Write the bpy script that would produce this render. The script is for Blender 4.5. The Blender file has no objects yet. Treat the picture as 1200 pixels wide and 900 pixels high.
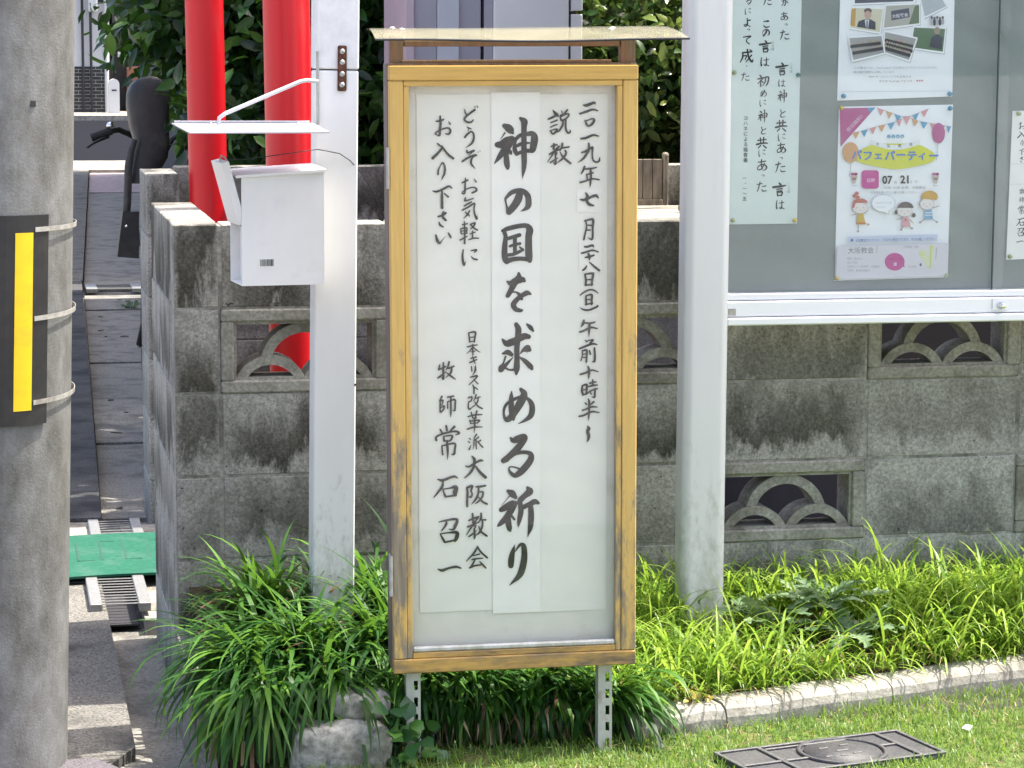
import bpy, bmesh, math, random
import numpy as np
from mathutils import Vector, Matrix, Quaternion
R = math.radians
SC = bpy.context.scene
COL = SC.collection
rng = np.random.default_rng(7)
random.seed(7)

# ------------------------------------------------------------------ camera, world, sun, exposure
TH, HC, FPX, YH, ROLL = R(11.5), 1.5, 3000.0, 50.0, R(0.29)
PH = math.atan((450 - YH) / FPX)
FW = np.array([math.sin(TH)*math.cos(PH), math.cos(TH)*math.cos(PH), -math.sin(PH)])
_r0 = np.array([math.cos(TH), -math.sin(TH), 0.0]); _u0 = np.cross(_r0, FW)
RT = _r0*math.cos(ROLL) + _u0*math.sin(ROLL)
UP = -_r0*math.sin(ROLL) + _u0*math.cos(ROLL)
CAMP = np.array([0.0, 0.0, HC])
cam_d = bpy.data.cameras.new('camera'); cam = bpy.data.objects.new('camera', cam_d); COL.objects.link(cam)
cam_d.sensor_width = 36; cam_d.lens = FPX*36/1200; cam_d.clip_start = 0.1; cam_d.clip_end = 400
cam.matrix_world = Matrix(((RT[0], UP[0], -FW[0], 0), (RT[1], UP[1], -FW[1], 0), (RT[2], UP[2], -FW[2], HC), (0, 0, 0, 1)))
SC.camera = cam

SUN_AZ, SUN_EL = R(9.0), R(68.0)          # azimuth measured from +X (along the wall) towards +Y (behind the wall)
SUND = Vector((math.cos(SUN_AZ)*math.cos(SUN_EL), math.sin(SUN_AZ)*math.cos(SUN_EL), math.sin(SUN_EL)))
W = bpy.data.worlds.new('World'); SC.world = W; W.use_nodes = True
nt = W.node_tree; bg = nt.nodes['Background']
sky = nt.nodes.new('ShaderNodeTexSky'); sky.sky_type = 'NISHITA'; sky.sun_disc = False
sky.sun_elevation = SUN_EL; sky.sun_rotation = math.atan2(SUND.x, SUND.y); sky.air_density = 0.8; sky.dust_density = 5.0; sky.ozone_density = 0.3
nt.links.new(sky.outputs[0], bg.inputs[0]); bg.inputs[1].default_value = 0.15
sl = bpy.data.lights.new('sun', 'SUN'); sl.energy = 3.2; sl.angle = R(0.5); sl.color = (1.0, 0.95, 0.86)
so = bpy.data.objects.new('sun', sl); COL.objects.link(so); so.location = (4, 2, 9)
so.rotation_euler = SUND.to_track_quat('Z', 'Y').to_euler()
SC.view_settings.view_transform = 'Standard'; SC.view_settings.look = 'None'
SC.view_settings.exposure = 1.78; SC.view_settings.gamma = 1.0; SC.view_settings.use_curve_mapping = False
SC.cycles.max_bounces = 8; SC.cycles.transparent_max_bounces = 16; SC.cycles.use_denoising = True

# ------------------------------------------------------------------ helpers
def ray(x, y): return FW + RT*((x-600)/FPX) + UP*((450-y)/FPX)
def atY(x, y, Y):
    d = ray(x, y); return CAMP + d*(Y/d[1])
def atZ(x, y, z):
    d = ray(x, y); return CAMP + d*((z-HC)/d[2])

def link(o, parent=None):
    COL.objects.link(o)
    if parent: o.parent = parent
    return o
def tag(o, label=None, cat=None, group=None, kind=None):
    if label: o['label'] = label
    if cat: o['category'] = cat
    if group: o['group'] = group
    if kind: o['kind'] = kind
    return o
def thing(name, label, cat, loc=(0, 0, 0), rot=(0, 0, 0), group=None):
    o = bpy.data.objects.new(name, None); o.empty_display_size = 0.1
    COL.objects.link(o); o.location = loc; o.rotation_euler = rot
    return tag(o, label, cat, group)

class MB:
    """collects shapes, links them as ONE mesh"""
    def __init__(s): s.v = []; s.f = []; s.uv = {}; s.smooth = set()
    def add(s, verts, faces, smooth=False):
        n = len(s.v); s.v += [tuple(map(float, p)) for p in verts]
        for f in faces:
            if smooth: s.smooth.add(len(s.f))
            s.f.append(tuple(i+n for i in f))
        return s
    def box(s, a, b, bevel=0.0, M=None, seg=1):
        """box from corner a to corner b"""
        a = np.minimum(a, b) if False else a
        bm = bmesh.new()
        x0, x1 = sorted((a[0], b[0])); y0, y1 = sorted((a[1], b[1])); z0, z1 = sorted((a[2], b[2]))
        vs = [bm.verts.new(p) for p in ((x0,y0,z0),(x1,y0,z0),(x1,y1,z0),(x0,y1,z0),(x0,y0,z1),(x1,y0,z1),(x1,y1,z1),(x0,y1,z1))]
        for q in ((0,3,2,1),(4,5,6,7),(0,1,5,4),(1,2,6,5),(2,3,7,6),(3,0,4,7)): bm.faces.new([vs[i] for i in q])
        if bevel: bmesh.ops.bevel(bm, geom=bm.edges[:], offset=bevel, segments=seg, affect='EDGES', profile=0.5)
        return s.bm(bm, M)
    def bm(s, bm, M=None, smooth=False):
        if M is not None: bmesh.ops.transform(bm, matrix=M, verts=bm.verts)
        bm.verts.index_update()
        s.add([v.co[:] for v in bm.verts], [[v.index for v in f.verts] for f in bm.faces], smooth)
        bm.free(); return s
    def prism(s, poly, y0, y1, axis='y', M=None):
        """polygon (a,b) extruded: axis y -> (a,y,b); axis z -> (a,b,z); axis x -> (x,a,b)"""
        n = len(poly)
        def P(a, b, t):
            p = {'y': (a, t, b), 'z': (a, b, t), 'x': (t, a, b)}[axis]
            return (M @ Vector(p))[:] if M is not None else p
        vs = [P(a, b, y0) for a, b in poly] + [P(a, b, y1) for a, b in poly]
        fs = [list(range(n)), list(range(2*n-1, n-1, -1))] + [[i, i+n, (i+1) % n+n, (i+1) % n] for i in range(n)]
        return s.add(vs, fs)
    def tube(s, path, r, n=10, cap=True, smooth=True):
        path = [Vector(p) for p in path]; m = len(path)
        rr = r if isinstance(r, (list, tuple)) else [r]*m
        up = Vector((0, 0, 1)); vs = []; fs = []
        prev = None
        for i, p in enumerate(path):
            t = (path[min(i+1, m-1)]-path[max(i-1, 0)]).normalized()
            if prev is None:
                a = t.orthogonal().normalized()
            else:
                a = (prev - t*prev.dot(t)).normalized()
            prev = a; b = t.cross(a)
            for k in range(n):
                w = 2*math.pi*k/n; vs.append((p + (a*math.cos(w)+b*math.sin(w))*rr[i])[:])
        for i in range(m-1):
            for k in range(n): fs.append((i*n+k, i*n+(k+1) % n, (i+1)*n+(k+1) % n, (i+1)*n+k))
        s.add(vs, fs, smooth)
        if cap: s.add([vs[k] for k in range(n)], [tuple(range(n-1, -1, -1))]); s.add([vs[(m-1)*n+k] for k in range(n)], [tuple(range(n))])
        return s
    def lathe(s, prof, c=(0, 0, 0), n=32, M=None, smooth=True):
        vs = []; fs = []; m = len(prof)
        for r, z in prof:
            for k in range(n):
                w = 2*math.pi*k/n; p = Vector((c[0]+r*math.cos(w), c[1]+r*math.sin(w), c[2]+z))
                vs.append((M @ p)[:] if M is not None else p[:])
        for i in range(m-1):
            for k in range(n): fs.append((i*n+k, i*n+(k+1) % n, (i+1)*n+(k+1) % n, (i+1)*n+k))
        return s.add(vs, fs, smooth)
    def grid(s, fn, nu, nv, smooth=True):
        vs = [fn(i/nu, j/nv) for j in range(nv+1) for i in range(nu+1)]
        fs = [(j*(nu+1)+i, j*(nu+1)+i+1, (j+1)*(nu+1)+i+1, (j+1)*(nu+1)+i) for j in range(nv) for i in range(nu)]
        return s.add(vs, fs, smooth)
    def build(s, name, mat, parent=None, label=None, off=None, attr=None):
        me = bpy.data.meshes.new(name)
        o3 = Vector(off) if off is not None else (parent.matrix_basis.translation if parent and parent.type == 'EMPTY' and off is None and parent.get('world') else Vector((0, 0, 0)))
        me.from_pydata([(a-o3[0], b-o3[1], c-o3[2]) for a, b, c in s.v], [], s.f)
        for i in s.smooth: me.polygons[i].use_smooth = True
        if attr is not None:
            at = me.attributes.new(attr[0], 'FLOAT', 'POINT'); at.data.foreach_set('value', attr[1])
        me.materials.append(mat); me.update()
        o = bpy.data.objects.new(name, me); link(o, parent)
        if label: o['label'] = label
        return o

def wthing(name, label, cat, loc, group=None):
    """a thing whose parts are written in world coordinates"""
    t = thing(name, label, cat, loc, (0, 0, 0), group); t['world'] = 1; return t

# ------------------------------------------------------------------ materials
def new_mat(name):
    m = bpy.data.materials.new(name); m.use_nodes = True
    nt = m.node_tree; b = nt.nodes['Principled BSDF']
    return m, nt, b
def nd(nt, t, **kw):
    n = nt.nodes.new('ShaderNode'+t)
    for k, v in kw.items():
        if k.startswith('i_'): n.inputs[int(k[2:])].default_value = v
        else: setattr(n, k, v)
    return n
def coords(nt, stretch=(1, 1, 1), src='Object'):
    tc = nd(nt, 'TexCoord'); mp = nd(nt, 'Mapping'); mp.inputs['Scale'].default_value = stretch
    nt.links.new(tc.outputs[src], mp.inputs[0]); return mp.outputs[0]
def noise(nt, vec, scale, detail=6, rough=0.6, dist=0.0):
    n = nd(nt, 'TexNoise'); n.inputs['Scale'].default_value = scale; n.inputs['Detail'].default_value = detail
    n.inputs['Roughness'].default_value = rough; n.inputs['Distortion'].default_value = dist
    nt.links.new(vec, n.inputs['Vector']); return n.outputs[0]
def ramp(nt, fac, stops):
    r = nd(nt, 'ValToRGB'); e = r.color_ramp.elements
    while len(e) < len(stops): e.new(0.5)
    for k, (p, c) in enumerate(stops):
        e[k].position = p; e[k].color = (*c, 1) if not np.isscalar(c) else (c, c, c, 1)
    nt.links.new(fac, r.inputs[0]); return r.outputs[0]
def mixc(nt, fac, a, b, mode='MIX'):
    m = nd(nt, 'Mix', data_type='RGBA', blend_type=mode)
    for sk, v in ((0, fac), (6, a), (7, b)):
        if hasattr(v, 'is_linked') or hasattr(v, 'links'): nt.links.new(v, m.inputs[sk])
        elif sk == 0: m.inputs[0].default_value = v
        else: m.inputs[sk].default_value = (*v, 1)
    return m.outputs[2]
def mth(nt, op, a, b=None, clamp=False):
    m = nd(nt, 'Math', operation=op, use_clamp=clamp)
    for k, v in enumerate((a, b)):
        if v is None: continue
        if hasattr(v, 'links'): nt.links.new(v, m.inputs[k])
        else: m.inputs[k].default_value = v
    return m.outputs[0]
def bump(nt, b, h, strength=0.3, dist=0.01):
    n = nd(nt, 'Bump'); n.inputs['Strength'].default_value = strength; n.inputs['Distance'].default_value = dist
    nt.links.new(h, n.inputs['Height']); nt.links.new(n.outputs[0], b.inputs['Normal'])
def simple(name, col, rough=0.5, metal=0.0, spec=0.5, var=0.12, scale=30, stretch=(1, 1, 1), bmp=0.0, dirt=None, dscale=4, dlo=0.5, dhi=0.7, splash=None):
    """base colour with noise variation, optional dirt blotches"""
    m, nt, b = new_mat(name); v = coords(nt, stretch)
    c1 = tuple(min(1, x*(1-var)) for x in col); c2 = tuple(min(1, x*(1+var)) for x in col)
    n = noise(nt, v, scale); c = ramp(nt, n, [(0.3, c1), (0.7, c2)])
    if dirt:
        d = noise(nt, v, dscale, 8, 0.65); f = ramp(nt, d, [(dlo, 0.0), (dhi, 1.0)]); c = mixc(nt, f, c, dirt)
    if splash:                       # mud splashed up from the bed: patchy, thinning out with height
        tc = nd(nt, 'TexCoord'); sp = nd(nt, 'SeparateXYZ'); nt.links.new(tc.outputs['Object'], sp.inputs[0])
        h = mth(nt, 'SUBTRACT', noise(nt, coords(nt, (1, 1, 0.5)), 34, 7, 0.75), mth(nt, 'MULTIPLY', sp.outputs[2], splash[0]))
        c = mixc(nt, ramp(nt, h, [(0.28, 0.0), (0.55, 0.8)]), c, splash[1])
    nt.links.new(c, b.inputs['Base Color']); b.inputs['Roughness'].default_value = rough
    b.inputs['Metallic'].default_value = metal; b.inputs['Specular IOR Level'].default_value = spec
    if bmp: bump(nt, b, n, bmp, 0.004)
    return m

MT = {}
def M_block():
    m, nt, b = new_mat('weathered_concrete_block')
    v = coords(nt); uvn = nd(nt, 'UVMap', uv_map='cell'); sep = nd(nt, 'SeparateXYZ'); nt.links.new(uvn.outputs[0], sep.inputs[0])
    big = noise(nt, v, 5.0, 6, 0.6); fine = noise(nt, v, 150.0, 5, 0.75); mid = noise(nt, v, 24.0, 6, 0.65, 0.4)
    base = ramp(nt, fine, [(0.30, (0.16, 0.155, 0.138)), (0.48, (0.33, 0.32, 0.285)), (0.68, (0.52, 0.505, 0.455))])
    # soot and algae blotch sitting low in each block
    at = nd(nt, 'Attribute', attribute_name='wet'); 
    drip = noise(nt, coords(nt, (1, 1, 0.3)), 11.0, 8, 0.72, 0.5); y = mth(nt, 'ADD', sep.outputs[1], mth(nt, 'MULTIPLY', mth(nt, 'SUBTRACT', drip, 0.5), 1.5))
    band = ramp(nt, y, [(-0.1, 0.15), (0.14, 1.0), (0.40, 0.8), (0.80, 0.0)])
    x = mth(nt, 'ADD', sep.outputs[0], mth(nt, 'MULTIPLY', mth(nt, 'SUBTRACT', big, 0.5), 0.6))
    side = ramp(nt, x, [(0.0, 0.35), (0.15, 1.0), (0.9, 1.0), (1.0, 0.45)])
    st = mth(nt, 'MULTIPLY', mth(nt, 'MULTIPLY', band, side), at.outputs['Fac'])
    streak = ramp(nt, noise(nt, coords(nt, (1, 1, 0.10)), 13.0, 7, 0.65), [(0.52, 0.0), (0.70, 0.9)])
    streak = mth(nt, 'MULTIPLY', streak, ramp(nt, noise(nt, v, 2.3, 4, 0.6, 0.5), [(0.42, 0.0), (0.62, 1.0)]))
    st = mth(nt, 'MAXIMUM', mth(nt, 'MULTIPLY', st, ramp(nt, noise(nt, v, 3.7, 3, 0.5), [(0.24, 0.7), (0.45, 1.0)])), streak)
    st = mth(nt, 'MULTIPLY', st, ramp(nt, fine, [(0.35, 1.0), (0.78, 0.8)]), True)
    alg = ramp(nt, big, [(0.35, (0.022, 0.021, 0.018)), (0.65, (0.050, 0.045, 0.030))])
    c = mixc(nt, st, base, alg)
    blot = ramp(nt, noise(nt, v, 9.0, 8, 0.7), [(0.50, 0.0), (0.70, 0.6)])
    c = mixc(nt, blot, c, (0.10, 0.098, 0.082))
    spots = ramp(nt, noise(nt, v, 75.0, 3, 0.5), [(0.66, 0.0), (0.70, 0.8)])
    sp2 = mth(nt, 'MULTIPLY', spots, ramp(nt, noise(nt, v, 7.0, 2), [(0.5, 0.0), (0.6, 1.0)]))
    c = mixc(nt, sp2, c, (0.02, 0.02, 0.018))
    nt.links.new(c, b.inputs['Base Color']); b.inputs['Roughness'].default_value = 0.95; b.inputs['Specular IOR Level'].default_value = 0.2
    bump(nt, b, mth(nt, 'ADD', fine, mth(nt, 'MULTIPLY', mid, 0.6)), 0.5, 0.004); return m
MT['block'] = M_block()
MT['mortar'] = simple('mortar', (0.32, 0.31, 0.275), 0.95, spec=0.2, var=0.35, scale=90, bmp=0.4, dirt=(0.07, 0.066, 0.05), dscale=6, dlo=0.45, dhi=0.7)
MT['vent'] = simple('vent_block_concrete', (0.30, 0.29, 0.25), 0.95, spec=0.2, var=0.35, scale=110, bmp=0.4, dirt=(0.095, 0.09, 0.066), dscale=9, dlo=0.42, dhi=0.75)
MT['walltop'] = simple('bare_concrete_top', (0.46, 0.44, 0.39), 0.95, spec=0.2, var=0.3, scale=80, bmp=0.4)
MT['oldconc'] = simple('old_concrete', (0.245, 0.235, 0.21), 0.95, spec=0.2, var=0.4, scale=120, bmp=0.5, dirt=(0.10, 0.095, 0.085), dscale=7, dlo=0.48, dhi=0.72)
MT['lightconc'] = simple('light_concrete', (0.30, 0.285, 0.245), 0.95, spec=0.2, var=0.3, scale=140, bmp=0.5, dirt=(0.11, 0.10, 0.08), dscale=10, dlo=0.46, dhi=0.72)
MT['pave'] = simple('worn_pavement', (0.085, 0.084, 0.082), 0.95, spec=0.2, var=0.65, scale=170, bmp=0.6, dirt=(0.035, 0.035, 0.036), dscale=3.0, dlo=0.45, dhi=0.62)
MT['asphalt'] = simple('asphalt', (0.016, 0.017, 0.021), 1.0, spec=0.0, var=0.4, scale=200, bmp=0.4)
MT['asphaltgrey'] = simple('pale_paving', (0.30, 0.285, 0.275), 0.92, spec=0.2, var=0.4, scale=190, bmp=0.5)  # ground kept pale so it bounces light into the shaded fronts
MT['specklecon'] = simple('speckled_pavement', (0.16, 0.152, 0.135), 0.95, spec=0.15, var=0.7, scale=150, bmp=0.6, dirt=(0.06, 0.058, 0.055), dscale=5.0)
MT['pinktile'] = simple('pink_paving', (0.36, 0.29, 0.285), 0.9, spec=0.2, var=0.2, scale=14, stretch=(1, 0.4, 1))
MT['soil'] = simple('soil', (0.05, 0.042, 0.028), 1.0, spec=0.1, var=0.5, scale=60, bmp=0.8)
MT['lawnbase'] = simple('turf_base', (0.075, 0.11, 0.03), 1.0, spec=0.1, var=0.5, scale=50, bmp=0.6, dirt=(0.16, 0.135, 0.07), dscale=9, dlo=0.52, dhi=0.66)

def M_pole():
    m, nt, b = new_mat('utility_pole_concrete'); v = coords(nt, (1, 1, 0.25)); v2 = coords(nt)
    v = coords(nt, (1, 1, 0.55)); a = noise(nt, v, 10, 9, 0.72); f = noise(nt, v2, 190, 5, 0.7)
    c = ramp(nt, a, [(0.34, (0.074, 0.073, 0.067)), (0.5, (0.148, 0.147, 0.14)), (0.68, (0.25, 0.252, 0.248))])
    c = mixc(nt, ramp(nt, f, [(0.3, 0.45), (0.65, 0.0)]), c, (0.16, 0.155, 0.14))
    rust = ramp(nt, noise(nt, coords(nt, (1, 1, 0.05)), 26, 5, 0.6), [(0.60, 0.0), (0.74, 0.45)])
    c = mixc(nt, rust, c, (0.14, 0.10, 0.065))
    nt.links.new(c, b.inputs['Base Color']); b.inputs['Roughness'].default_value = 0.9; b.inputs['Specular IOR Level'].default_value = 0.25
    bump(nt, b, mth(nt, 'ADD', f, a), 0.35, 0.004); return m
MT['pole'] = M_pole()

def M_paintwood(name, paint, bare, lo, hi, zfade=None):
    """painted timber, paint worn through to bare grey wood; wear follows the grain"""
    m, nt, b = new_mat(name)
    tc = nd(nt, 'TexCoord'); v = coords(nt, (1, 1, 0.06)); v2 = coords(nt, (1, 1, 0.25))
    grain = noise(nt, v, 120, 6, 0.7); wear = noise(nt, v2, 22, 7, 0.7)
    if zfade:
        sp = nd(nt, 'SeparateXYZ'); nt.links.new(tc.outputs['Object'], sp.inputs[0])
        mr = nd(nt, 'MapRange'); mr.inputs[1].default_value = zfade[0]; mr.inputs[2].default_value = zfade[1]
        mr.inputs[3].default_value = 0.18; mr.inputs[4].default_value = -0.12
        nt.links.new(sp.outputs[2], mr.inputs[0]); wear = mth(nt, 'ADD', wear, mr.outputs[0])
    p = ramp(nt, grain, [(0.3, tuple(x*0.82 for x in paint)), (0.7, tuple(min(1, x*1.1) for x in paint))])
    w = ramp(nt, grain, [(0.3, tuple(x*0.45 for x in bare)), (0.68, bare)])
    f = ramp(nt, wear, [(lo, 0.0), (hi, 1.0)])
    c = mixc(nt, f, p, w); nt.links.new(c, b.inputs['Base Color'])
    b.inputs['Roughness'].default_value = 0.6; b.inputs['Specular IOR Level'].default_value = 0.35
    bump(nt, b, mth(nt, 'SUBTRACT', grain, mth(nt, 'MULTIPLY', f, 0.5)), 0.25, 0.002); return m
MT['signwood'] = M_paintwood('mustard_painted_wood', (0.62, 0.40, 0.125), (0.33, 0.27, 0.195), 0.57, 0.68, (0.0, 1.1))
def M_paintwood_h(name, paint, bare, lo, hi):
    m = M_paintwood(name, paint, bare, lo, hi)
    for n in m.node_tree.nodes:
        if n.type == 'MAPPING': s = n.inputs['Scale'].default_value; n.inputs['Scale'].default_value = (s[2], 1, 1)
    return m
MT['signwood_h'] = M_paintwood_h('mustard_painted_rail', (0.61, 0.385, 0.115), (0.22, 0.16, 0.10), 0.60, 0.70)
MT['signwood_hw'] = M_paintwood_h('worn_mustard_rail', (0.52, 0.31, 0.085), (0.22, 0.165, 0.11), 0.42, 0.60)
MT['brownwood'] = M_paintwood('brown_wood', (0.19, 0.105, 0.06), (0.23, 0.17, 0.12), 0.45, 0.65)
MT['sidewood'] = M_paintwood('purplish_worn_wood', (0.13, 0.085, 0.075), (0.22, 0.18, 0.165), 0.4, 0.6)
MT['greywood'] = M_paintwood('grey_planks', (0.21, 0.18, 0.14), (0.10, 0.085, 0.065), 0.45, 0.65)
def M_whitewood():
    m, nt, b = new_mat('cracked_white_paint'); v = coords(nt, (1, 1, 0.045)); v2 = coords(nt)
    g = noise(nt, v, 85, 5, 0.65); d = noise(nt, v2, 16, 7, 0.7)
    c = ramp(nt, d, [(0.35, (0.64, 0.64, 0.63)), (0.6, (0.76, 0.755, 0.745))])
    c = mixc(nt, ramp(nt, g, [(0.66, 0.0), (0.71, 0.8)]), c, (0.20, 0.18, 0.16))
    nt.links.new(c, b.inputs['Base Color']); b.inputs['Roughness'].default_value = 0.6
    bump(nt, b, g, 0.3, 0.002); return m
MT['whitewood'] = M_whitewood()
MT['whitemetal'] = simple('white_painted_metal', (0.80, 0.795, 0.78), 0.42, var=0.04, scale=12, stretch=(1, 1, 0.2), dirt=(0.64, 0.635, 0.60), dscale=5, dlo=0.58, dhi=0.78, splash=(0.55, (0.34, 0.32, 0.26)))
MT['whitebox'] = simple('white_powder_coat', (0.84, 0.835, 0.82), 0.40, var=0.03, scale=10, dirt=(0.68, 0.67, 0.63), dscale=7, dlo=0.54, dhi=0.82)
MT['alu'] = simple('silver_aluminium', (0.62, 0.625, 0.615), 0.45, metal=0.08, var=0.04, scale=8, stretch=(1, 1, 0.1), dirt=(0.53, 0.53, 0.51), dscale=14, dlo=0.5, dhi=0.72, splash=(0.55, (0.33, 0.32, 0.26)))
MT['alurail'] = simple('pale_aluminium', (0.74, 0.755, 0.77), 0.42, metal=0.25, var=0.03, scale=10, stretch=(0.1, 1, 1))
MT['steel'] = simple('galvanised_steel', (0.45, 0.45, 0.43), 0.5, metal=0.6, var=0.2, scale=60, dirt=(0.30, 0.25, 0.19), dscale=10, dlo=0.5, dhi=0.75)
MT['paintsteel'] = simple('cream_slotted_steel', (0.50, 0.485, 0.43), 0.55, metal=0.15, var=0.12, scale=50, dirt=(0.22, 0.14, 0.08), dscale=18, dlo=0.58, dhi=0.75)
MT['darksteel'] = simple('grey_grate_bars', (0.13, 0.13, 0.127), 0.6, metal=0.2, var=0.2, scale=60)
MT['chrome'] = simple('chrome', (0.8, 0.8, 0.8), 0.15, metal=1.0, var=0.03)
MT['rust'] = simple('rusted_plate', (0.13, 0.050, 0.030), 0.85, metal=0.2, var=0.5, scale=120, bmp=0.5)
MT['red'] = simple('red_gloss_paint', (0.62, 0.006, 0.012), 0.36, var=0.10, scale=8, stretch=(1, 1, 0.12), dirt=(0.50, 0.035, 0.035), dscale=18, dlo=0.56, dhi=0.72)
MT['black'] = simple('black_plastic', (0.014, 0.014, 0.016), 0.45, var=0.3, scale=40, dirt=(0.045, 0.043, 0.04), dscale=9, dlo=0.5, dhi=0.75)
MT['blackmatte'] = simple('black_rubber', (0.018, 0.018, 0.018), 0.75, var=0.2, scale=60)
MT['platebl'] = simple('black_warning_sheet', (0.013, 0.012, 0.012), 0.55, var=0.3, scale=40, dirt=(0.03, 0.027, 0.024), dscale=7)
MT['yellow'] = simple('yellow_reflective_tape', (0.74, 0.50, 0.004), 0.45, var=0.06, scale=30, dirt=(0.42, 0.30, 0.03), dscale=12, dlo=0.50, dhi=0.80)
MT['strap'] = simple('grey_steel_band', (0.40, 0.385, 0.35), 0.5, metal=0.3, var=0.2, scale=60, dirt=(0.2, 0.16, 0.12), dscale=20)
MT['green'] = simple('green_rubber_ramp', (0.018, 0.100, 0.062), 0.85, spec=0.15, var=0.18, scale=60, bmp=0.3, dirt=(0.055, 0.125, 0.095), dscale=8)
MT['iron'] = simple('cast_iron', (0.048, 0.048, 0.052), 0.6, metal=0.1, var=0.4, scale=120, bmp=0.5, dirt=(0.075, 0.073, 0.07), dscale=6)
MT['canopy'] = simple('dull_white_sheet', (0.46, 0.46, 0.49), 0.5, var=0.05, scale=14)
MT['ironlight'] = simple('worn_iron_edge', (0.10, 0.10, 0.10), 0.55, metal=0.3, var=0.3, scale=90, bmp=0.3)
MT['ironpale'] = simple('galvanised_grate', (0.23, 0.23, 0.22), 0.5, metal=0.35, var=0.15, scale=70)
MT['stone'] = simple('garden_stone', (0.29, 0.28, 0.245), 0.95, spec=0.2, var=0.6, scale=45, bmp=0.8, dirt=(0.10, 0.09, 0.06), dscale=8)
MT['nearasph'] = simple('speckled_asphalt', (0.115, 0.105, 0.115), 0.95, spec=0.1, var=0.55, scale=230, bmp=0.6)
MT['lavender'] = simple('lavender_panel', (0.30, 0.30, 0.345), 0.5, var=0.05, scale=5)
MT['lavlight'] = simple('pale_blue_panel', (0.44, 0.47, 0.52), 0.5, var=0.05, scale=5)
MT['pinkish'] = simple('pink_edge_panel', (0.44, 0.36, 0.41), 0.5, var=0.05, scale=5)
MT['cabinet'] = simple('white_cabinet_paint', (0.66, 0.67, 0.65), 0.45, var=0.03, scale=6)
MT['darkgap'] = simple('dark_gap', (0.03, 0.03, 0.035), 0.8)
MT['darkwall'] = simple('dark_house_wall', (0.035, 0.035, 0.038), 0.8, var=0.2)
MT['housewhite'] = simple('white_house_wall', (0.55, 0.55, 0.55), 0.8, var=0.04, scale=3)
MT['brick'] = simple('brown_brick', (0.22, 0.10, 0.06), 0.85, var=0.3, scale=10)
def M_tiles():
    m, nt, b = new_mat('black_wall_tile'); v = coords(nt)
    br = nd(nt, 'TexBrick'); br.inputs['Scale'].default_value = 1.0; br.inputs['Mortar Size'].default_value = 0.006
    br.inputs['Brick Width'].default_value = 0.24; br.inputs['Row Height'].default_value = 0.075
    br.inputs['Color1'].default_value = (0.02, 0.02, 0.02, 1); br.inputs['Color2'].default_value = (0.035, 0.033, 0.03, 1); br.inputs['Mortar'].default_value = (0.28, 0.28, 0.27, 1)
    mp = nd(nt, 'Mapping'); mp.inputs['Rotation'].default_value = (R(90), 0, 0); nt.links.new(v, mp.inputs[0]); nt.links.new(mp.outputs[0], br.inputs['Vector'])
    nt.links.new(br.outputs[0], b.inputs['Base Color']); b.inputs['Roughness'].default_value = 0.3; return m
MT['tiles'] = M_tiles()

def M_leaf(name, c_dark, c_mid, c_light, rough=0.35, trans=0.35, tr_col=None, spec=0.5):
    m, nt, b = new_mat(name); at = nd(nt, 'Attribute', attribute_name='var')
    mid = ramp(nt, at.outputs['Fac'], [(0.0, c_dark), (0.55, c_mid), (1.0, c_light)])
    nt.links.new(mid, b.inputs['Base Color']); b.inputs['Roughness'].default_value = rough; b.inputs['Specular IOR Level'].default_value = spec
    tr = nd(nt, 'BsdfTranslucent'); tc = mixc(nt, 0.5, mid, tr_col or c_light); nt.links.new(tc, tr.inputs[0])
    mx = nd(nt, 'MixShader'); mx.inputs[0].default_value = trans
    nt.links.new(b.outputs[0], mx.inputs[1]); nt.links.new(tr.outputs[0], mx.inputs[2])
    nt.links.new(mx.outputs[0], nt.nodes['Material Output'].inputs[0]); return m
MT['camellia'] = M_leaf('glossy_hedge_leaf', (0.008, 0.026, 0.010), (0.022, 0.075, 0.018), (0.10, 0.22, 0.03), 0.30, 0.25, (0.14, 0.30, 0.03))
MT['smallleaf'] = M_leaf('small_hedge_leaf', (0.012, 0.035, 0.010), (0.040, 0.095, 0.020), (0.20, 0.25, 0.06), 0.30, 0.25, (0.20, 0.30, 0.05))
MT['strapleaf'] = M_leaf('strap_leaf', (0.012, 0.045, 0.010), (0.035, 0.115, 0.018), (0.12, 0.26, 0.035), 0.46, 0.38, (0.20, 0.40, 0.04), 0.3)
MT['dryleaf'] = M_leaf('dry_leaf', (0.10, 0.05, 0.03), (0.24, 0.15, 0.075), (0.50, 0.38, 0.20), 0.6, 0.3, (0.5, 0.35, 0.15))
MT['bedgrass'] = M_leaf('bright_grass', (0.07, 0.165, 0.015), (0.18, 0.33, 0.03), (0.38, 0.50, 0.10), 0.4, 0.5, (0.42, 0.58, 0.07))
MT['turf'] = M_leaf('turf_blade', (0.045, 0.115, 0.015), (0.11, 0.215, 0.03), (0.25, 0.31, 0.09), 0.45, 0.45, (0.34, 0.48, 0.07))
MT['thistle'] = M_leaf('greygreen_weed', (0.07, 0.14, 0.06), (0.14, 0.23, 0.10), (0.27, 0.35, 0.20), 0.6, 0.3, (0.2, 0.32, 0.1))
MT['ivy'] = M_leaf('broad_weed_leaf', (0.012, 0.05, 0.020), (0.03, 0.10, 0.03), (0.09, 0.22, 0.04), 0.4, 0.3, (0.16, 0.34, 0.04))
MT['yelweed'] = M_leaf('yellowing_weed', (0.16, 0.20, 0.03), (0.32, 0.28, 0.05), (0.45, 0.28, 0.06), 0.5, 0.35)
MT['bark'] = simple('bark', (0.055, 0.042, 0.03), 0.95, var=0.4, scale=40, stretch=(1, 1, 0.2), bmp=0.6)

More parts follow.
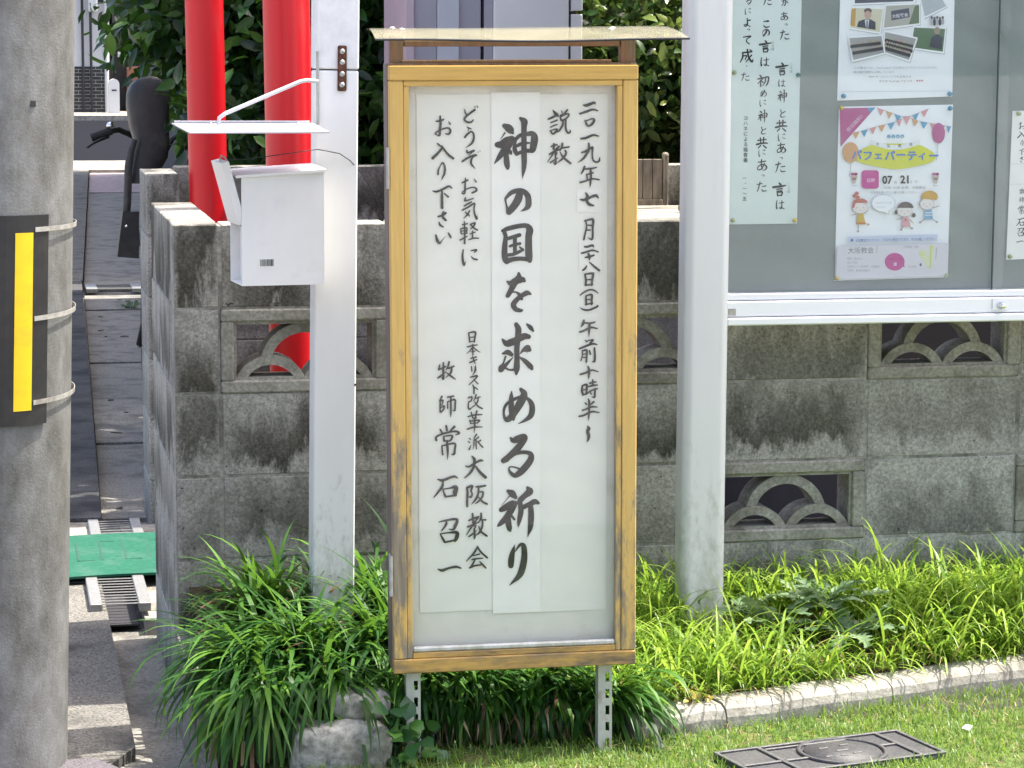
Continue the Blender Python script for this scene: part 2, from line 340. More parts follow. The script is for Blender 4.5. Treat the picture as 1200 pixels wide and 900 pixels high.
def M_paper(name, col, warm=None, tr=0.0):
    m, nt, b = new_mat(name); v = coords(nt); n = noise(nt, v, 6, 4, 0.5)
    c = ramp(nt, n, [(0.3, tuple(x*0.95 for x in col)), (0.7, col)])
    if warm: c = mixc(nt, ramp(nt, noise(nt, v, 3.0, 5, 0.6), [(0.5, 0.0), (0.75, 0.6)]), c, warm)
    nt.links.new(c, b.inputs['Base Color']); b.inputs['Roughness'].default_value = 0.85; b.inputs['Specular IOR Level'].default_value = 0.15
    bump(nt, b, noise(nt, v, 8, 4, 0.55, 0.6), 0.30, 0.006); return m
MT['paper'] = M_paper('paper', (0.825, 0.82, 0.765), (0.79, 0.78, 0.70))
MT['paper2'] = M_paper('newer_paper', (0.875, 0.87, 0.83))
MT['patch'] = M_paper('paper_patch', (0.85, 0.845, 0.80))
MT['washi'] = M_paper('thin_washi_paper', (0.68, 0.76, 0.725))
MT['poster'] = M_paper('poster_paper', (0.84, 0.87, 0.88))
MT['backboard'] = simple('stained_white_board', (0.74, 0.725, 0.66), 0.7, var=0.06, scale=9, dirt=(0.50, 0.46, 0.36), dscale=7, dlo=0.5, dhi=0.78)
MT['ink'] = simple('brush_ink', (0.026, 0.026, 0.024), 0.7, spec=0.2, var=0.6, scale=22, dirt=(0.055, 0.053, 0.048), dscale=40, dlo=0.5, dhi=0.7)
MT['felt'] = simple('grey_green_felt', (0.235, 0.268, 0.25), 0.95, spec=0.1, var=0.06, scale=200)
def M_print():
    m, nt, b = new_mat('printed_colour'); at = nd(nt, 'Attribute', attribute_name='Col')
    nt.links.new(at.outputs['Color'], b.inputs['Base Color']); b.inputs['Roughness'].default_value = 0.7; b.inputs['Specular IOR Level'].default_value = 0.2; return m
MT['print'] = M_print()
def M_glass(name, tint, dust=0.06, scale=5, dustcol=(0.6, 0.6, 0.58), refl=1.0):
    """thin pane: fresnel reflection over clear transmission, plus a film of dust and wipe marks"""
    m, nt, b = new_mat(name); v = coords(nt)
    tr = nd(nt, 'BsdfTransparent'); tr.inputs[0].default_value = (*tint, 1)
    gl = nd(nt, 'BsdfGlossy'); gl.inputs['Roughness'].default_value = 0.015; gl.inputs[0].default_value = (refl, refl, refl, 1)
    fr = nd(nt, 'Fresnel'); fr.inputs[0].default_value = 1.5
    mx = nd(nt, 'MixShader'); nt.links.new(mth(nt, 'MULTIPLY', fr.outputs[0], 0.42), mx.inputs[0]); nt.links.new(tr.outputs[0], mx.inputs[1]); nt.links.new(gl.outputs[0], mx.inputs[2])
    df = nd(nt, 'BsdfDiffuse'); df.inputs[0].default_value = (*dustcol, 1)
    wv = nd(nt, 'TexWave', wave_type='RINGS', rings_direction='SPHERICAL'); wv.inputs['Scale'].default_value = scale; wv.inputs['Distortion'].default_value = 5.0; wv.inputs['Detail'].default_value = 3
    nt.links.new(v, wv.inputs['Vector'])
    d = mth(nt, 'MULTIPLY', mth(nt, 'ADD', mth(nt, 'MULTIPLY', wv.outputs['Fac'], 0.6), noise(nt, v, 9, 6, 0.7)), dust)
    m2 = nd(nt, 'MixShader'); nt.links.new(d, m2.inputs[0]); nt.links.new(mx.outputs[0], m2.inputs[1]); nt.links.new(df.outputs[0], m2.inputs[2])
    nt.links.new(m2.outputs[0], nt.nodes['Material Output'].inputs[0]); nt.nodes.remove(b); return m
MT['signglass'] = M_glass('sign_window_glass', (1.0, 1.0, 0.99), 0.025, 4)
MT['boardglass'] = M_glass('board_window_glass', (0.97, 0.98, 0.98), 0.045, 3, (0.62, 0.66, 0.68))
def M_roof():
    m, nt, b = new_mat('yellowed_clear_plastic'); v = coords(nt)
    tr = nd(nt, 'BsdfTransparent'); tr.inputs[0].default_value = (0.88, 0.84, 0.68, 1)
    b.inputs['Base Color'].default_value = (0.58, 0.565, 0.46, 1); b.inputs['Roughness'].default_value = 0.2
    mx = nd(nt, 'MixShader'); f = ramp(nt, noise(nt, v, 8, 4), [(0.3, 0.16), (0.7, 0.32)])
    nt.links.new(f, mx.inputs[0]); nt.links.new(tr.outputs[0], mx.inputs[1]); nt.links.new(b.outputs[0], mx.inputs[2])
    nt.links.new(mx.outputs[0], nt.nodes['Material Output'].inputs[0]); return m
MT['roofsheet'] = M_roof()

def rootoff(p):
    while p is not None and p.parent is not None: p = p.parent
    return p.location.copy() if (p is not None and p.get('world')) else Vector((0, 0, 0))
_ob = MB.build
def build2(s, name, mat, parent=None, label=None, attr=None):
    return _ob(s, name, mat, parent, label, rootoff(parent), attr)
MB.build = build2
def solo(mb, name, mat, label, cat, group=None, kind=None, attr=None):
    return tag(mb.build(name, mat, None, attr=attr), label, cat, group, kind)
def sheet(name, mat, pts, z, kind='structure', thick=None):
    mb = MB()
    if thick: mb.prism(pts, z-thick, z, 'z')
    else: mb.add([(x, y, z) for x, y in pts], [list(range(len(pts)))])
    return tag(mb.build(name, mat), kind=kind)

# ================================================================== GROUND
# one sheet to the horizon; the lawn, the alley paving and the far road lie on it
sheet('ground', MT['asphaltgrey'], [(-150, -120), (150, -120), (150, 120), (-150, 120)], -0.16)
def lawn_fn(u, v):
    x = 0.47 + u*5.0; y = 2.6 + v*2.75
    if y > 5.02: x = max(x, 0.50)
    return (x, y, 0.004*math.sin(7*x)*math.sin(9*y) - (0.05 if u == 0 else 0))
tag(MB().grid(lawn_fn, 60, 40).build('lawn', MT['lawnbase']), kind='structure')
sheet('pavement', MT['nearasph'], [(-6, -3), (0.44, -3), (0.44, 4.9), (0.19, 5.36), (-6, 5.42)], -0.012, thick=0.1)
# alley paving beside the gutter
mb = MB(); mb.prism([(-3, 5.37), (0.20, 5.37), (0.285, 5.55), (0.285, 7.32), (-3, 7.32)], -0.15, -0.045, 'z')
tag(mb.build('alley_pavement', MT['specklecon']), kind='structure')
mb = MB(); mb.prism([(-3, 7.325), (0.285, 7.325), (0.285, 8.25), (-3, 8.25)], -0.15, -0.043, 'z')
tag(mb.build('alley_pavement', MT['lightconc']), kind='structure')
mb = MB(); mb.prism([(-3, 8.255), (0.325, 8.255), (0.555, 16.6), (-3, 16.6)], -0.15, -0.030, 'z')
tag(mb.build('alley_pavement', MT['pave']), kind='structure')
mb = MB(); mb.prism([(0.57, 16.605), (1.76, 16.605), (1.76, 31), (1.15, 31)], -0.15, -0.075, 'z')
tag(mb.build('alley_pavement', MT['oldconc']), kind='structure')
mb = MB(); mb.prism([(-3, 16.605), (0.56, 16.605), (1.14, 31), (-3, 31)], -0.15, -0.030, 'z')
tag(mb.build('alley_pavement', MT['specklecon']), kind='structure')
mb = MB(); mb.prism([(0.99, 27.0), (1.75, 27.0), (1.75, 31), (1.16, 31)], -0.15, -0.066, 'z')
tag(mb.build('tiled_path', MT['pinktile']), kind='structure')
# gutter channel with a lip on the wall side
mb = MB(); mb.prism([(0.285, 5.50), (0.50, 5.50), (0.53, 8.3), (1.05, 16.6), (0.50, 16.6), (0.30, 8.3)], -0.155, -0.105, 'z')
tag(mb.build('gutter', MT['oldconc']), kind='structure')
mb = MB(); mb.prism([(0.385, 6.88), (0.95, 6.88), (0.95, 8.28), (0.385, 8.28)], -0.15, -0.062, 'z')
tag(mb.build('entrance_step', MT['lightconc']), kind='structure')
# rough cement apron at the mouth of the gutter
def apron(u, v):
    x = 0.17 + u*0.36; y = 4.86 + v*0.80
    z = -0.035 - 0.05*v + 0.014*math.sin(13*x+5*y)*math.sin(11*y) + 0.05*max(0, u-0.55)
    return (x, y, z)
tag(MB().grid(apron, 24, 40).build('cement_apron', MT['oldconc']), kind='structure')
# far street
sheet('road', MT['asphalt'], [(-60, 33.4), (60, 33.4), (60, 52.5), (-60, 52.5)], -0.10)
mb = MB(); mb.prism([(-60, 31.0), (60, 31.0), (60, 33.4), (-60, 33.4)], -0.15, -0.03, 'z'); tag(mb.build('road_edge', MT['lightconc']), kind='structure')
mb = MB(); mb.prism([(-60, 52.5), (60, 52.5), (60, 57), (-60, 57)], -0.15, 0.0, 'z'); tag(mb.build('pavement', MT['lightconc']), kind='structure')
# concrete lids over the gutter beyond the entrance
lids = [(8.55, 10.15), (10.19, 11.45), (11.49, 12.75), (12.79, 14.0), (14.04, 15.3), (15.34, 16.2)]
for i, (a, b) in enumerate(lids):
    k = lambda y: 0.335 + (y-8.4)*0.0285; q_ = lambda y: k(y)+0.20+(y-8.4)*0.023
    mb = MB(); w = 0
    mb.prism([(k(a), a), (q_(a), a), (q_(b), b), (k(b), b)], -0.125, -0.090 + 0.004*(i % 2), 'z')
    solo(mb, 'concrete_slab', MT['oldconc'], 'grey concrete slab in the shaded alley row beyond the green ramp', 'slab', 'concrete slabs covering the alley gutter')
# grates
def grate(cx, y0, y1, w, n, label, z):
    t = wthing('drain_grate', label, 'drain grate', (cx, (y0+y1)/2, z), 'steel grates over the alley gutter')
    e = w*0.20
    for s in (-1, 1):
        m = MB(); x0 = cx+s*(w/2-e); m.box((min(x0, x0+s*e), y0, z-0.02), (max(x0, x0+s*e), y1, z+0.004), 0.002); m.build('side_plate', MT['ironpale'], t)
    m = MB()
    for k in range(n):
        y = y0 + (k+0.5)*(y1-y0)/n; m.box((cx-w/2+e, y-(y1-y0)/n*0.13, z-0.003), (cx+w/2-e, y+(y1-y0)/n*0.13, z), 0.001)
    m.build('bars', MT['darksteel'], t); m = MB(); m.box((cx-w/2+e, y0, z-0.06), (cx+w/2-e, y1, z-0.055)); m.build('shade_pan', MT['darkgap'], t); return t  # dark sheet under the bars stands for the shade in the drain
grate(0.322, 6.93, 7.30, 0.165, 10, 'pale steel gutter grate in front of the green rubber ramp', -0.028)
grate(0.362, 7.88, 8.20, 0.165, 8, 'pale steel gutter grate just behind the green rubber ramp', -0.028)
grate(0.75, 16.25, 16.58, 0.36, 9, 'small dark grate across the alley far behind the green ramp', -0.052)
# green rubber ramp bridging the gutter
def ramp_fn(top):
    def f(u, v):
        x = -0.05 + u*0.98; y = 7.31 + v*0.62
        y += (0.10*u - 0.04) + (-0.012)
        z = -0.0415 + 0.016*math.sin(math.pi*min(1, max(0, (x+0.1)/0.8)))**0.8 if 0 < (x+0.1)/0.8 < 1 else -0.0415
        return (x, y, z + (0.007 if top else 0.0))
    return f
m = MB(); m.grid(ramp_fn(True), 40, 6); m.grid(ramp_fn(False), 40, 6)
f = ramp_fn(True); g = ramp_fn(False)
for v in (0, 1):
    for i in range(40): m.add([f(i/40, v), f((i+1)/40, v), g((i+1)/40, v), g(i/40, v)], [(0, 1, 2, 3)])
gr = wthing('rubber_ramp', 'green rubber ramp laid across the alley gutter at the gateway', 'ramp', (0.4, 7.6, 0.0))
m.build('mat', MT['green'], gr)
m = MB()
for k in range(4):
    x0 = 0.225+0.07*k; 
    for a, b in (((x0, 7.50), (x0+0.006, 7.78)), ((x0, 7.78), (x0+0.05, 7.784)) if k % 2 else ((x0, 7.50), (x0+0.05, 7.504))):
        z0 = f((x0+0.08)/0.98, 0.5)[2]; m.box((a[0], a[1]+0.03*k/4, z0-0.004), (b[0], b[1]+0.03*k/4, z0+0.0008))
m.build('moulded_lines', simple('green_rubber_groove', (0.010, 0.062, 0.038), 0.75), gr)

# ================================================================== BLOCK WALLS
def block_mesh(name, blocks, parent, seed=1):
    """blocks: (x0,x1,y0,y1,z0,z1,along)"""
    r = random.Random(seed); vs = []; fs = []; uvs = []; wet = []; ztop = max(b[5] for b in blocks)
    for (x0, x1, y0, y1, z0, z1, al) in blocks:
        bm = bmesh.new()
        c = [bm.verts.new(p) for p in ((x0,y0,z0),(x1,y0,z0),(x1,y1,z0),(x0,y1,z0),(x0,y0,z1),(x1,y0,z1),(x1,y1,z1),(x0,y1,z1))]
        for q in ((0,3,2,1),(4,5,6,7),(0,1,5,4),(1,2,6,5),(2,3,7,6),(3,0,4,7)): bm.faces.new([c[i] for i in q])
        bmesh.ops.bevel(bm, geom=bm.edges[:], offset=0.0028, segments=1, affect='EDGES')
        n = len(vs); bm.verts.index_update(); w = r.choice((0.5, 0.75, 0.95, 1.0, 1.0, 0.85)); vs_, vo_ = r.uniform(0.6, 1.15), r.uniform(-0.22, 0.22); w = 1.0 if z1 > ztop-0.01 else w
        for v in bm.verts:
            p = v.co; vs.append((p.x+r.uniform(-.0006, .0006), p.y+r.uniform(-.0008, .0008), p.z)); wet.append(w)
        for fc in bm.faces:
            fs.append([v.index+n for v in fc.verts])
            for v in fc.verts:
                p = v.co; t = (p.x-x0)/(x1-x0) if al == 'x' else (p.y-y0)/(y1-y0)
                vv = (p.z-z0)/(z1-z0); uvs.append((t, vv*0.50+0.10+vo_*0.4 if z1 > ztop-0.01 else vv*vs_+vo_))
        bm.free()
    o3 = rootoff(parent); me = bpy.data.meshes.new(name)
    me.from_pydata([(a-o3[0], b-o3[1], c-o3[2]) for a, b, c in vs], [], fs)
    ul = me.uv_layers.new(name='cell'); ul.data.foreach_set('uv', [q for t in uvs for q in t])
    at = me.attributes.new('wet', 'FLOAT', 'POINT'); at.data.foreach_set('value', wet)
    me.materials.append(MT['block']); o = bpy.data.objects.new(name, me); return link(o, parent)
ROWS = [(0.88, 1.075), (0.68, 0.875), (0.48, 0.675), (0.28, 0.475), (0.08, 0.275), (-0.14, 0.075)]
YW = 6.0
bw = wthing('block_wall', 'stained grey concrete block wall with openwork blocks behind the noticeboards', 'wall', (1.9, 6.05, 0))
bl = []; vents = []; mort = MB(); XR = 3.72
for r_, (z0, z1) in enumerate(ROWS):
    xs = [0.413, 0.52] + [0.52+0.4*k for k in range(1, 9)]
    for a, b in zip(xs[:-1], xs[1:]):
        k = round((a-0.52)/0.4)
        isv = a > 0.5 and ((r_ == 1 and k % 2 == 0) or (r_ == 3 and k % 2 == 1))
        zt = z1 + (0.005 if r_ else -0.004)
        if isv: vents.append((a+0.0012, b-0.0012, z0-0.0042, z1+0.0003)); continue
        bl.append((a+(0.004 if a > .5 else 0), b-0.004, YW, YW+0.112, z0, z1, 'x'))
        mort.box((a, YW+0.0016, z0-0.005), (b, YW+0.107, zt-(0.005 if r_ else 0)))
block_mesh('blocks', bl, bw, 3)
ret = []
for r_, (z0, z1) in enumerate(ROWS):
    ys = [YW+0.116, 6.31, 6.71, 6.85] if r_ % 2 == 0 else [YW+0.116, 6.51, 6.85]
    for a, b in zip(ys[:-1], ys[1:]):
        ret.append((0.413, 0.521, a+0.003, b-0.003, z0, z1, 'y'))
        mort.box((0.417, a, z0-0.005), (0.517, b, z1-(0 if r_ else 0.004)))
block_mesh('return_blocks', ret, bw, 5)
mort.build('mortar', MT['mortar'], bw)
def arch(mb, cx, cz, ro, ri, a0, a1, y0, y1, n=26, zmin=None):
    A = [R(a0+(a1-a0)*i/n) for i in range(n+1)]
    for i in range(n):
        q = [(ro, A[i]), (ro, A[i+1]), (ri, A[i+1]), (ri, A[i])]
        p = [(cx+r*math.cos(w), max(cz+r*math.sin(w), zmin if zmin is not None else -9)) for r, w in q]
        vs = [(a, y0, b) for a, b in p]+[(a, y1, b) for a, b in p]
        mb.add(vs, [(3, 2, 1, 0), (4, 5, 6, 7), (0, 1, 5, 4), (2, 3, 7, 6)])
for (x0, x1, z0, z1) in vents:
    m = MB(); w = 0.030; cx = (x0+x1)/2; y0, y1 = YW-0.004, YW+0.108
    m.box((x0, y0, z1-w), (x1, y1, z1), 0.004); m.box((x0, y0, z0), (x1, y1, z0+w), 0.004)
    m.box((x0, y0, z0+w), (x0+w, y1, z1-w), 0.003); m.box((x1-w, y0, z0+w), (x1, y1, z1-w), 0.003)
    s = 0.007; yy = YW+0.006
    m.box((x0+w, yy, z1-w-s), (x1-w, y1-0.01, z1-w)); m.box((x0+w, yy, z0+w), (x1-w, y1-0.01, z0+w+s))
    m.box((x0+w, yy, z0+w+s), (x0+w+s, y1-0.01, z1-w-s)); m.box((x1-w-s, yy, z0+w+s), (x1-w, y1-0.01, z1-w-s))
    zb = z0+w+s-0.002; hw = (x1-x0)/2-w-s
    for sx in (-1, 1): arch(m, cx+sx*hw/2, zb-0.036, 0.089, 0.066, 20, 160, YW+0.010, YW+0.095, zmin=zb)
    arch(m, cx, zb+0.024, z1-w-s-zb-0.022, z1-w-s-zb-0.046, 4, 176, YW+0.014, YW+0.092)
    m.build('openwork_block', MT['vent'], bw)
# second wall: the gate pier at the far side of the gateway and the wall that runs on behind the garden
pw = wthing('block_wall', 'end pier of the rear block wall standing beyond the alley gateway', 'wall', (0.55, 8.5, 0))
pb = []; mort = MB()
for r_, (z0, z1) in enumerate(ROWS):
    pb.append((0.487, 0.593, 8.30, 8.68, z0, z1, 'x')); mort.box((0.491, 8.304, z0-0.005), (0.589, 8.676, z1-(0 if r_ else 0.004)))
block_mesh('blocks', pb, pw, 8); mort.build('mortar', MT['mortar'], pw)
gw = wthing('block_wall', 'dark rear garden block wall seen through the openwork and between the red poles', 'wall', (2, 8.85, 0))
pb = []; mort = MB()
for r_, (z0, z1) in enumerate(ROWS):
    x = 0.61 - (0.2 if r_ % 2 else 0)
    while x < 3.6:
        a = max(x, 0.61); b = x+0.4; pb.append((a+0.004, b-0.004, 8.80, 8.90, z0, z1, 'x')); x += 0.4
    mort.box((0.61, 8.805, z0-0.005), (3.6, 8.895, z1-(0 if r_ else 0.004)))
block_mesh('blocks', pb, gw, 12); mort.build('mortar', MT['mortar'], gw)
sheet('garden_floor', MT['soil'], [(0.54, 6.13), (6, 6.13), (6, 14), (0.93, 14), (0.77, 11.5), (0.63, 8.95), (0.6, 8.7), (0.54, 8.7)], 0.0)  # dark soil colour stands for shade behind the openwork blocks

# ================================================================== PLANTING BED
KA = R(16.4); KD = Vector((math.cos(KA), math.sin(KA), 0)); KN = Vector((-KD.y, KD.x, 0)); K0 = Vector((1.335, 5.225, 0))
def bed_edge(x):
    """front edge of the soil for a given x"""
    if x > 1.32: return K0.y + (x-K0.x)*math.tan(KA) + 0.09
    return 5.27 + 0.05*max(0, min(1, (x-0.75)/0.2))
def bed_z(x, y):
    e = bed_edge(x); t = (y-e)/max(0.05, YW-e)
    k = max(0, min(1, (x-1.0)/0.4)); return 0.10-0.055*k + (0.11-0.01*k)*max(0, min(1, t)) + 0.012*math.sin(17*x)*math.sin(21*y)
def bedfn(u, v):
    x = 0.44 + u*3.2; e = bed_edge(x); y = e-0.03 + v*(YW+0.002-e+0.03)
    z = bed_z(x, y)
    if v == 0: z = -0.03
    return (x, y, z)
tag(MB().grid(bedfn, 80, 14).build('soil', MT['soil']), kind='structure')
# rough concrete side of the bed
m = MB(); m.prism([(0.405, 5.36), (0.46, 5.28), (0.60, 5.24), (0.60, 5.30), (0.475, 5.36), (0.465, 5.995), (0.405, 5.995)], -0.15, 0.115, 'z')
solo(m, 'bed_edging', MT['oldconc'], 'rough low concrete side of the planting bed beside the gutter', 'edging')
# front stones
def stone(loc, size, seed, label, sub=3, sq=3.0):
    bm = bmesh.new(); bmesh.ops.create_icosphere(bm, subdivisions=4, radius=1)
    r = np.random.default_rng(seed); ph = r.uniform(0, 6.28, (8, 3)); fr = r.uniform(1.5, 5, (8, 3))
    for v in bm.verts:
        p = v.co; l = (abs(p.x)**sq+abs(p.y)**sq+abs(p.z)**sq)**(1/sq); p = p/l
        d = sum(math.sin(fr[i][0]*p.x+ph[i][0])*math.sin(fr[i][1]*p.y+ph[i][1])*math.sin(fr[i][2]*p.z+ph[i][2]) for i in range(8))*0.035
        v.co = Vector((p.x*size[0]/2, p.y*size[1]/2, p.z*size[2]/2))*(1+d)
    m = MB(); m.bm(bm, None, True)
    me = m.build('stone', MT['stone']); me.location = loc; return tag(me, label, 'stone')
stone((0.69, 5.19, 0.0), (0.20, 0.14, 0.185), 2, 'squared grey stone at the foot of the bed below the long leaves', sq=9)
stone((0.735, 5.215, 0.118), (0.13, 0.11, 0.062), 5, 'flat rounded stone lying on the squared stone under the leaves', sq=3)
# kerb stones
L = 0.0; k = 0
for ln in (0.24, 0.45, 0.60, 0.60, 0.60):
    a = K0 + KD*(L+0.003); b = K0 + KD*(L+ln-0.003); L += ln
    prof = [(0.0, -0.10), (0.002, 0.025), (0.008, 0.043), (0.026, 0.054), (0.088, 0.056), (0.097, 0.05), (0.10, -0.10)]
    m = MB(); n = len(prof)
    def kp(p, t, z): return (p + KN*t + Vector((0, 0, z)))[:]
    vs = []; S = 8
    for i in range(S+1):
        q = a.lerp(b, i/S); vs += [kp(q, t+0.002*math.sin(i*2.1+k), z+0.002*math.sin(i*1.3+k*2)) for t, z in prof]
    fs = [(i*n+j, i*n+j+1, (i+1)*n+j+1, (i+1)*n+j) for i in range(S) for j in range(n-1)]
    m.add(vs, fs); m.add(vs[:n], [list(range(n))]); m.add(vs[-n:], [list(range(n-1, -1, -1))])
    solo(m, 'kerb_stone', MT['lightconc'], 'pale concrete kerb stone edging the grass bed on the right', 'kerb', 'kerb stones along the grass bed'); k += 1

# cast iron cover in the turf
AC = R(13.0); cvr = thing('utility_cover', 'rectangular cast iron utility cover with a round lid sunk in the turf', 'manhole cover', (1.713, 5.025, 0.012), (0, 0, AC))
m = MB(); W2, H2 = 0.228, 0.098
m.box((-W2, -H2, -0.03), (W2, H2, 0.0), 0.002); m.build('plate', MT['iron'], cvr)
m = MB()
for a, b in (((-W2, H2-0.008), (W2, H2)), ((-W2, -H2), (W2, -H2+0.008)), ((-W2, -H2+.009), (-W2+0.008, H2-.009)), ((W2-0.008, -H2+.009), (W2, H2-.009)),
             ((-0.128, -H2+0.009), (-0.118, H2-0.009)), ((0.165, -H2+0.009), (0.175, H2-0.009)), ((-W2+.009, -0.02), (-0.129, -0.012)), ((-0.117, -0.02), (-0.06, -0.012)), ((0.12, 0.0), (0.164, 0.008)), ((-0.117, 0.07), (0.1, 0.076))):
    m.box((a[0], a[1], 0.0005), (b[0], b[1], 0.005), 0.001)
m.build('ribs', MT['ironlight'], cvr)
m = MB(); m.lathe([(0.088, 0.0006), (0.088, 0.006), (0.096, 0.006), (0.096, 0.0006)], (0.03, 0, 0), 48); m.lathe([(0.0, 0.004), (0.082, 0.004), (0.082, 0.0007)], (0.03, 0, 0), 48)
lid = m.build('round_lid', MT['iron'], cvr)
m = MB()
for (x, y, w) in ((0.0, 0.028, 0.022), (0.055, 0.035, 0.022), (-0.02, -0.03, 0.018), (0.015, -0.034, 0.018), (0.05, -0.028, 0.02), (0.03, 0.0, 0.03)):
    m.box((x-w/2, y-0.003, 0.0042), (x+w/2, y+0.003, 0.0062), 0.001)
m.build('raised_marks', MT['ironlight'], lid)

# ================================================================== UTILITY POLE
PB = Vector((-0.046, 5.38, -0.03)); PT = 8.0
def pole_c(z): return Vector((PB.x + 0.034*(z-PB.z)/1.0, PB.y, z))
def pole_r(z): return 0.178 - 0.0065*(z-PB.z)/1.0
up = wthing('utility_pole', 'weathered grey concrete utility pole at the left edge of the picture', 'utility pole', PB)
m = MB(); N = 56; vs = []; zs = [PB.z + i*0.2 for i in range(41)]
for z in zs:
    c = pole_c(z); r = pole_r(z)
    for k in range(N): w = 2*math.pi*k/N; vs.append((c.x+r*math.cos(w), c.y+r*math.sin(w), z))
m.add(vs, [(i*N+k, i*N+(k+1) % N, (i+1)*N+(k+1) % N, (i+1)*N+k) for i in range(len(zs)-1) for k in range(N)], True)
m.build('shaft', MT['pole'], up)
def wrap(z0, z1, f0, f1, off, t=0.002, n=40, tilt=0.0):
    """patch of pole surface; f = angle from the side facing the camera (-Y) towards +X"""
    m = MB(); vs = []
    for j, z in enumerate((z0, z1)):
        for o_ in (off, off+t):
            for i in range(n+1):
                f = R(f0+(f1-f0)*i/n); zz = z + tilt*(i/n); c = pole_c(zz); r = pole_r(zz)+o_
                vs.append((c.x+r*math.sin(f), c.y-r*math.cos(f), zz))
    q = n+1; fs = []
    for i in range(n):
        fs += [(q+i, q+i+1, 3*q+i+1, 3*q+i), (i+1, i, 2*q+i, 2*q+i+1), (i, i+1, q+i+1, q+i), (2*q+i+1, 2*q+i, 3*q+i, 3*q+i+1)]
    fs += [(0, q, 3*q, 2*q), (n, 2*q+n, 3*q+n, q+n)]
    return m.add(vs, fs, False)
hp = wrap(0.727, 1.152, -112, 42, 0.002, 0.004).build('warning_sheet', MT['platebl'], up)
for f0 in (-73, -28, 17):
    wrap(0.757, 1.117, f0, f0+12.5, 0.0065, 0.0008, 12).build('yellow_stripe', MT['yellow'], hp)
for z, tl in ((1.118, 0.006), (0.938, 0.02), (0.767, 0.022)):
    s_ = wrap(z, z+0.0095, 31, 175, 0.0065, 0.0012, 40, tl); s_.build('steel_band', MT['strap'], up)
m = MB(); p = atY(39, 122, 5.2); c = pole_c(p[2]); f = math.asin((p[0]-c.x)/pole_r(p[2]))
wrap(p[2]-0.006, p[2]+0.006, math.degrees(f)-2, math.degrees(f)+2, 0.0005, 0.001, 4).build('bolt_hole', MT['blackmatte'], up)

# ================================================================== RED POLES
def redpole(x0, x1, y, lean, label, r):
    t = thing('red_pole', label, 'pole', (x0, y, 0.0)); m = MB()
    zz = [0.0, 0.5, 1.0, 1.5, 2.0, 2.6, 3.2]
    m.tube([(lean*z, 0, z) for z in zz], r, 40); m.build('shaft', MT['red'], t)
    m = MB(); m.lathe([(r+0.045, 0), (r+0.045, 0.008), (r+0.002, 0.009)], (0, 0, 0), 32); m.build('base_flange', MT['red'], t)
    return t
redpole(0.697, 0, 8.3, -0.0115, 'glossy red pole nearer the alley with a full gap of leaves beside it', 0.0615)
redpole(0.771, 0, 6.62, -0.0125, 'glossy red pole directly left of the white post, thicker in view', 0.0605)

# ================================================================== SILVER POST AND BULLETIN BOARD
bb = wthing('bulletin_board', 'glazed aluminium bulletin board on square silver posts holding church notices', 'noticeboard', (1.63, 5.78, 0.0))
PX0, PX1, BY = 1.580, 1.6875, 5.74
def sq_post(x0, x1, y0, y1, z0, z1, r):
    m = MB(); pts = []
    for cx, cy, a in ((x1-r, y1-r, 0), (x0+r, y1-r, 90), (x0+r, y0+r, 180), (x1-r, y0+r, 270)):
        for k in range(13): w = R(a+7.5*k); pts.append((cx+r*math.cos(w), cy+r*math.sin(w)))
    m.prism(pts, z0, z1, 'z'); return m
sq_post(PX0, PX1, BY, BY+0.085, -0.1, 2.05, 0.022).build('post', MT['alu'], bb)
sq_post(PX0+1.75, PX1+1.75, BY, BY+0.085, -0.1, 2.05, 0.022).build('post', MT['alu'], bb)
BX0, BX1, FY = PX1+0.001, PX0+1.749, 5.775       # board between the posts
m = MB(); m.box((BX0, FY+0.045, 0.90), (BX1, FY+0.055, 1.95)); m.build('felt_panel', MT['felt'], bb)
fr = MB()
fr.box((BX0, FY-0.004, 0.862), (BX1, FY+0.055, 0.899), 0.003)
fr.build('bottom_rail', MT['alurail'], bb)
m = MB(); m.box((BX0, FY-0.012, 0.842), (BX1, FY+0.055, 0.8605), 0.003); m.build('drip_rail', MT['alurail'], bb)
m = MB(); m.box((BX0, FY+0.004, 0.9005), (BX1, FY+0.043, 0.916), 0.002); m.build('sliding_track', MT['alurail'], bb)
m = MB(); m.box((BX0, FY-0.012, 1.90), (BX1, FY+0.058, 1.97), 0.003); m.build('top_rail', MT['alurail'], bb)
XD = 2.356
m = MB(); m.box((BX0, FY+0.020, 0.9165), (XD+0.03, FY+0.024, 1.90)); m.build('glass_pane', MT['boardglass'], bb)
m = MB(); m.box((XD, FY+0.010, 0.9165), (BX1, FY+0.014, 1.90)); m.build('glass_pane', MT['boardglass'], bb)
m = MB(); m.box((XD-0.003, FY+0.0095, 0.9165), (XD-0.0002, FY+0.0145, 1.90)); m.build('glass_edge', simple('green_glass_edge', (0.03, 0.05, 0.045), 0.3), bb)
lk = MB(); lk.box((XD-0.006, FY-0.0075, 0.868), (XD+0.034, FY-0.0045, 0.8985), 0.001); lp = lk.build('lock_plate', MT['alurail'], bb)
Mx = Matrix.Translation((2.372, FY-0.008, 0.8805)) @ Matrix.Rotation(R(90), 4, 'X')
m = MB(); m.lathe([(0.0095, 0.0), (0.0095, 0.004), (0.0085, 0.0055), (0.006, 0.012), (0.0065, 0.017), (0.0055, 0.018), (0, 0.018)], (0, 0, 0), 24, Mx); m.build('lock_cylinder', MT['chrome'], lp)
m = MB(); m.box((BX0+0.004, FY-0.0055, 0.866), (BX0+0.022, FY-0.0045, 0.882), 0.001); bkt = m.build('end_bracket', MT['steel'], bb)

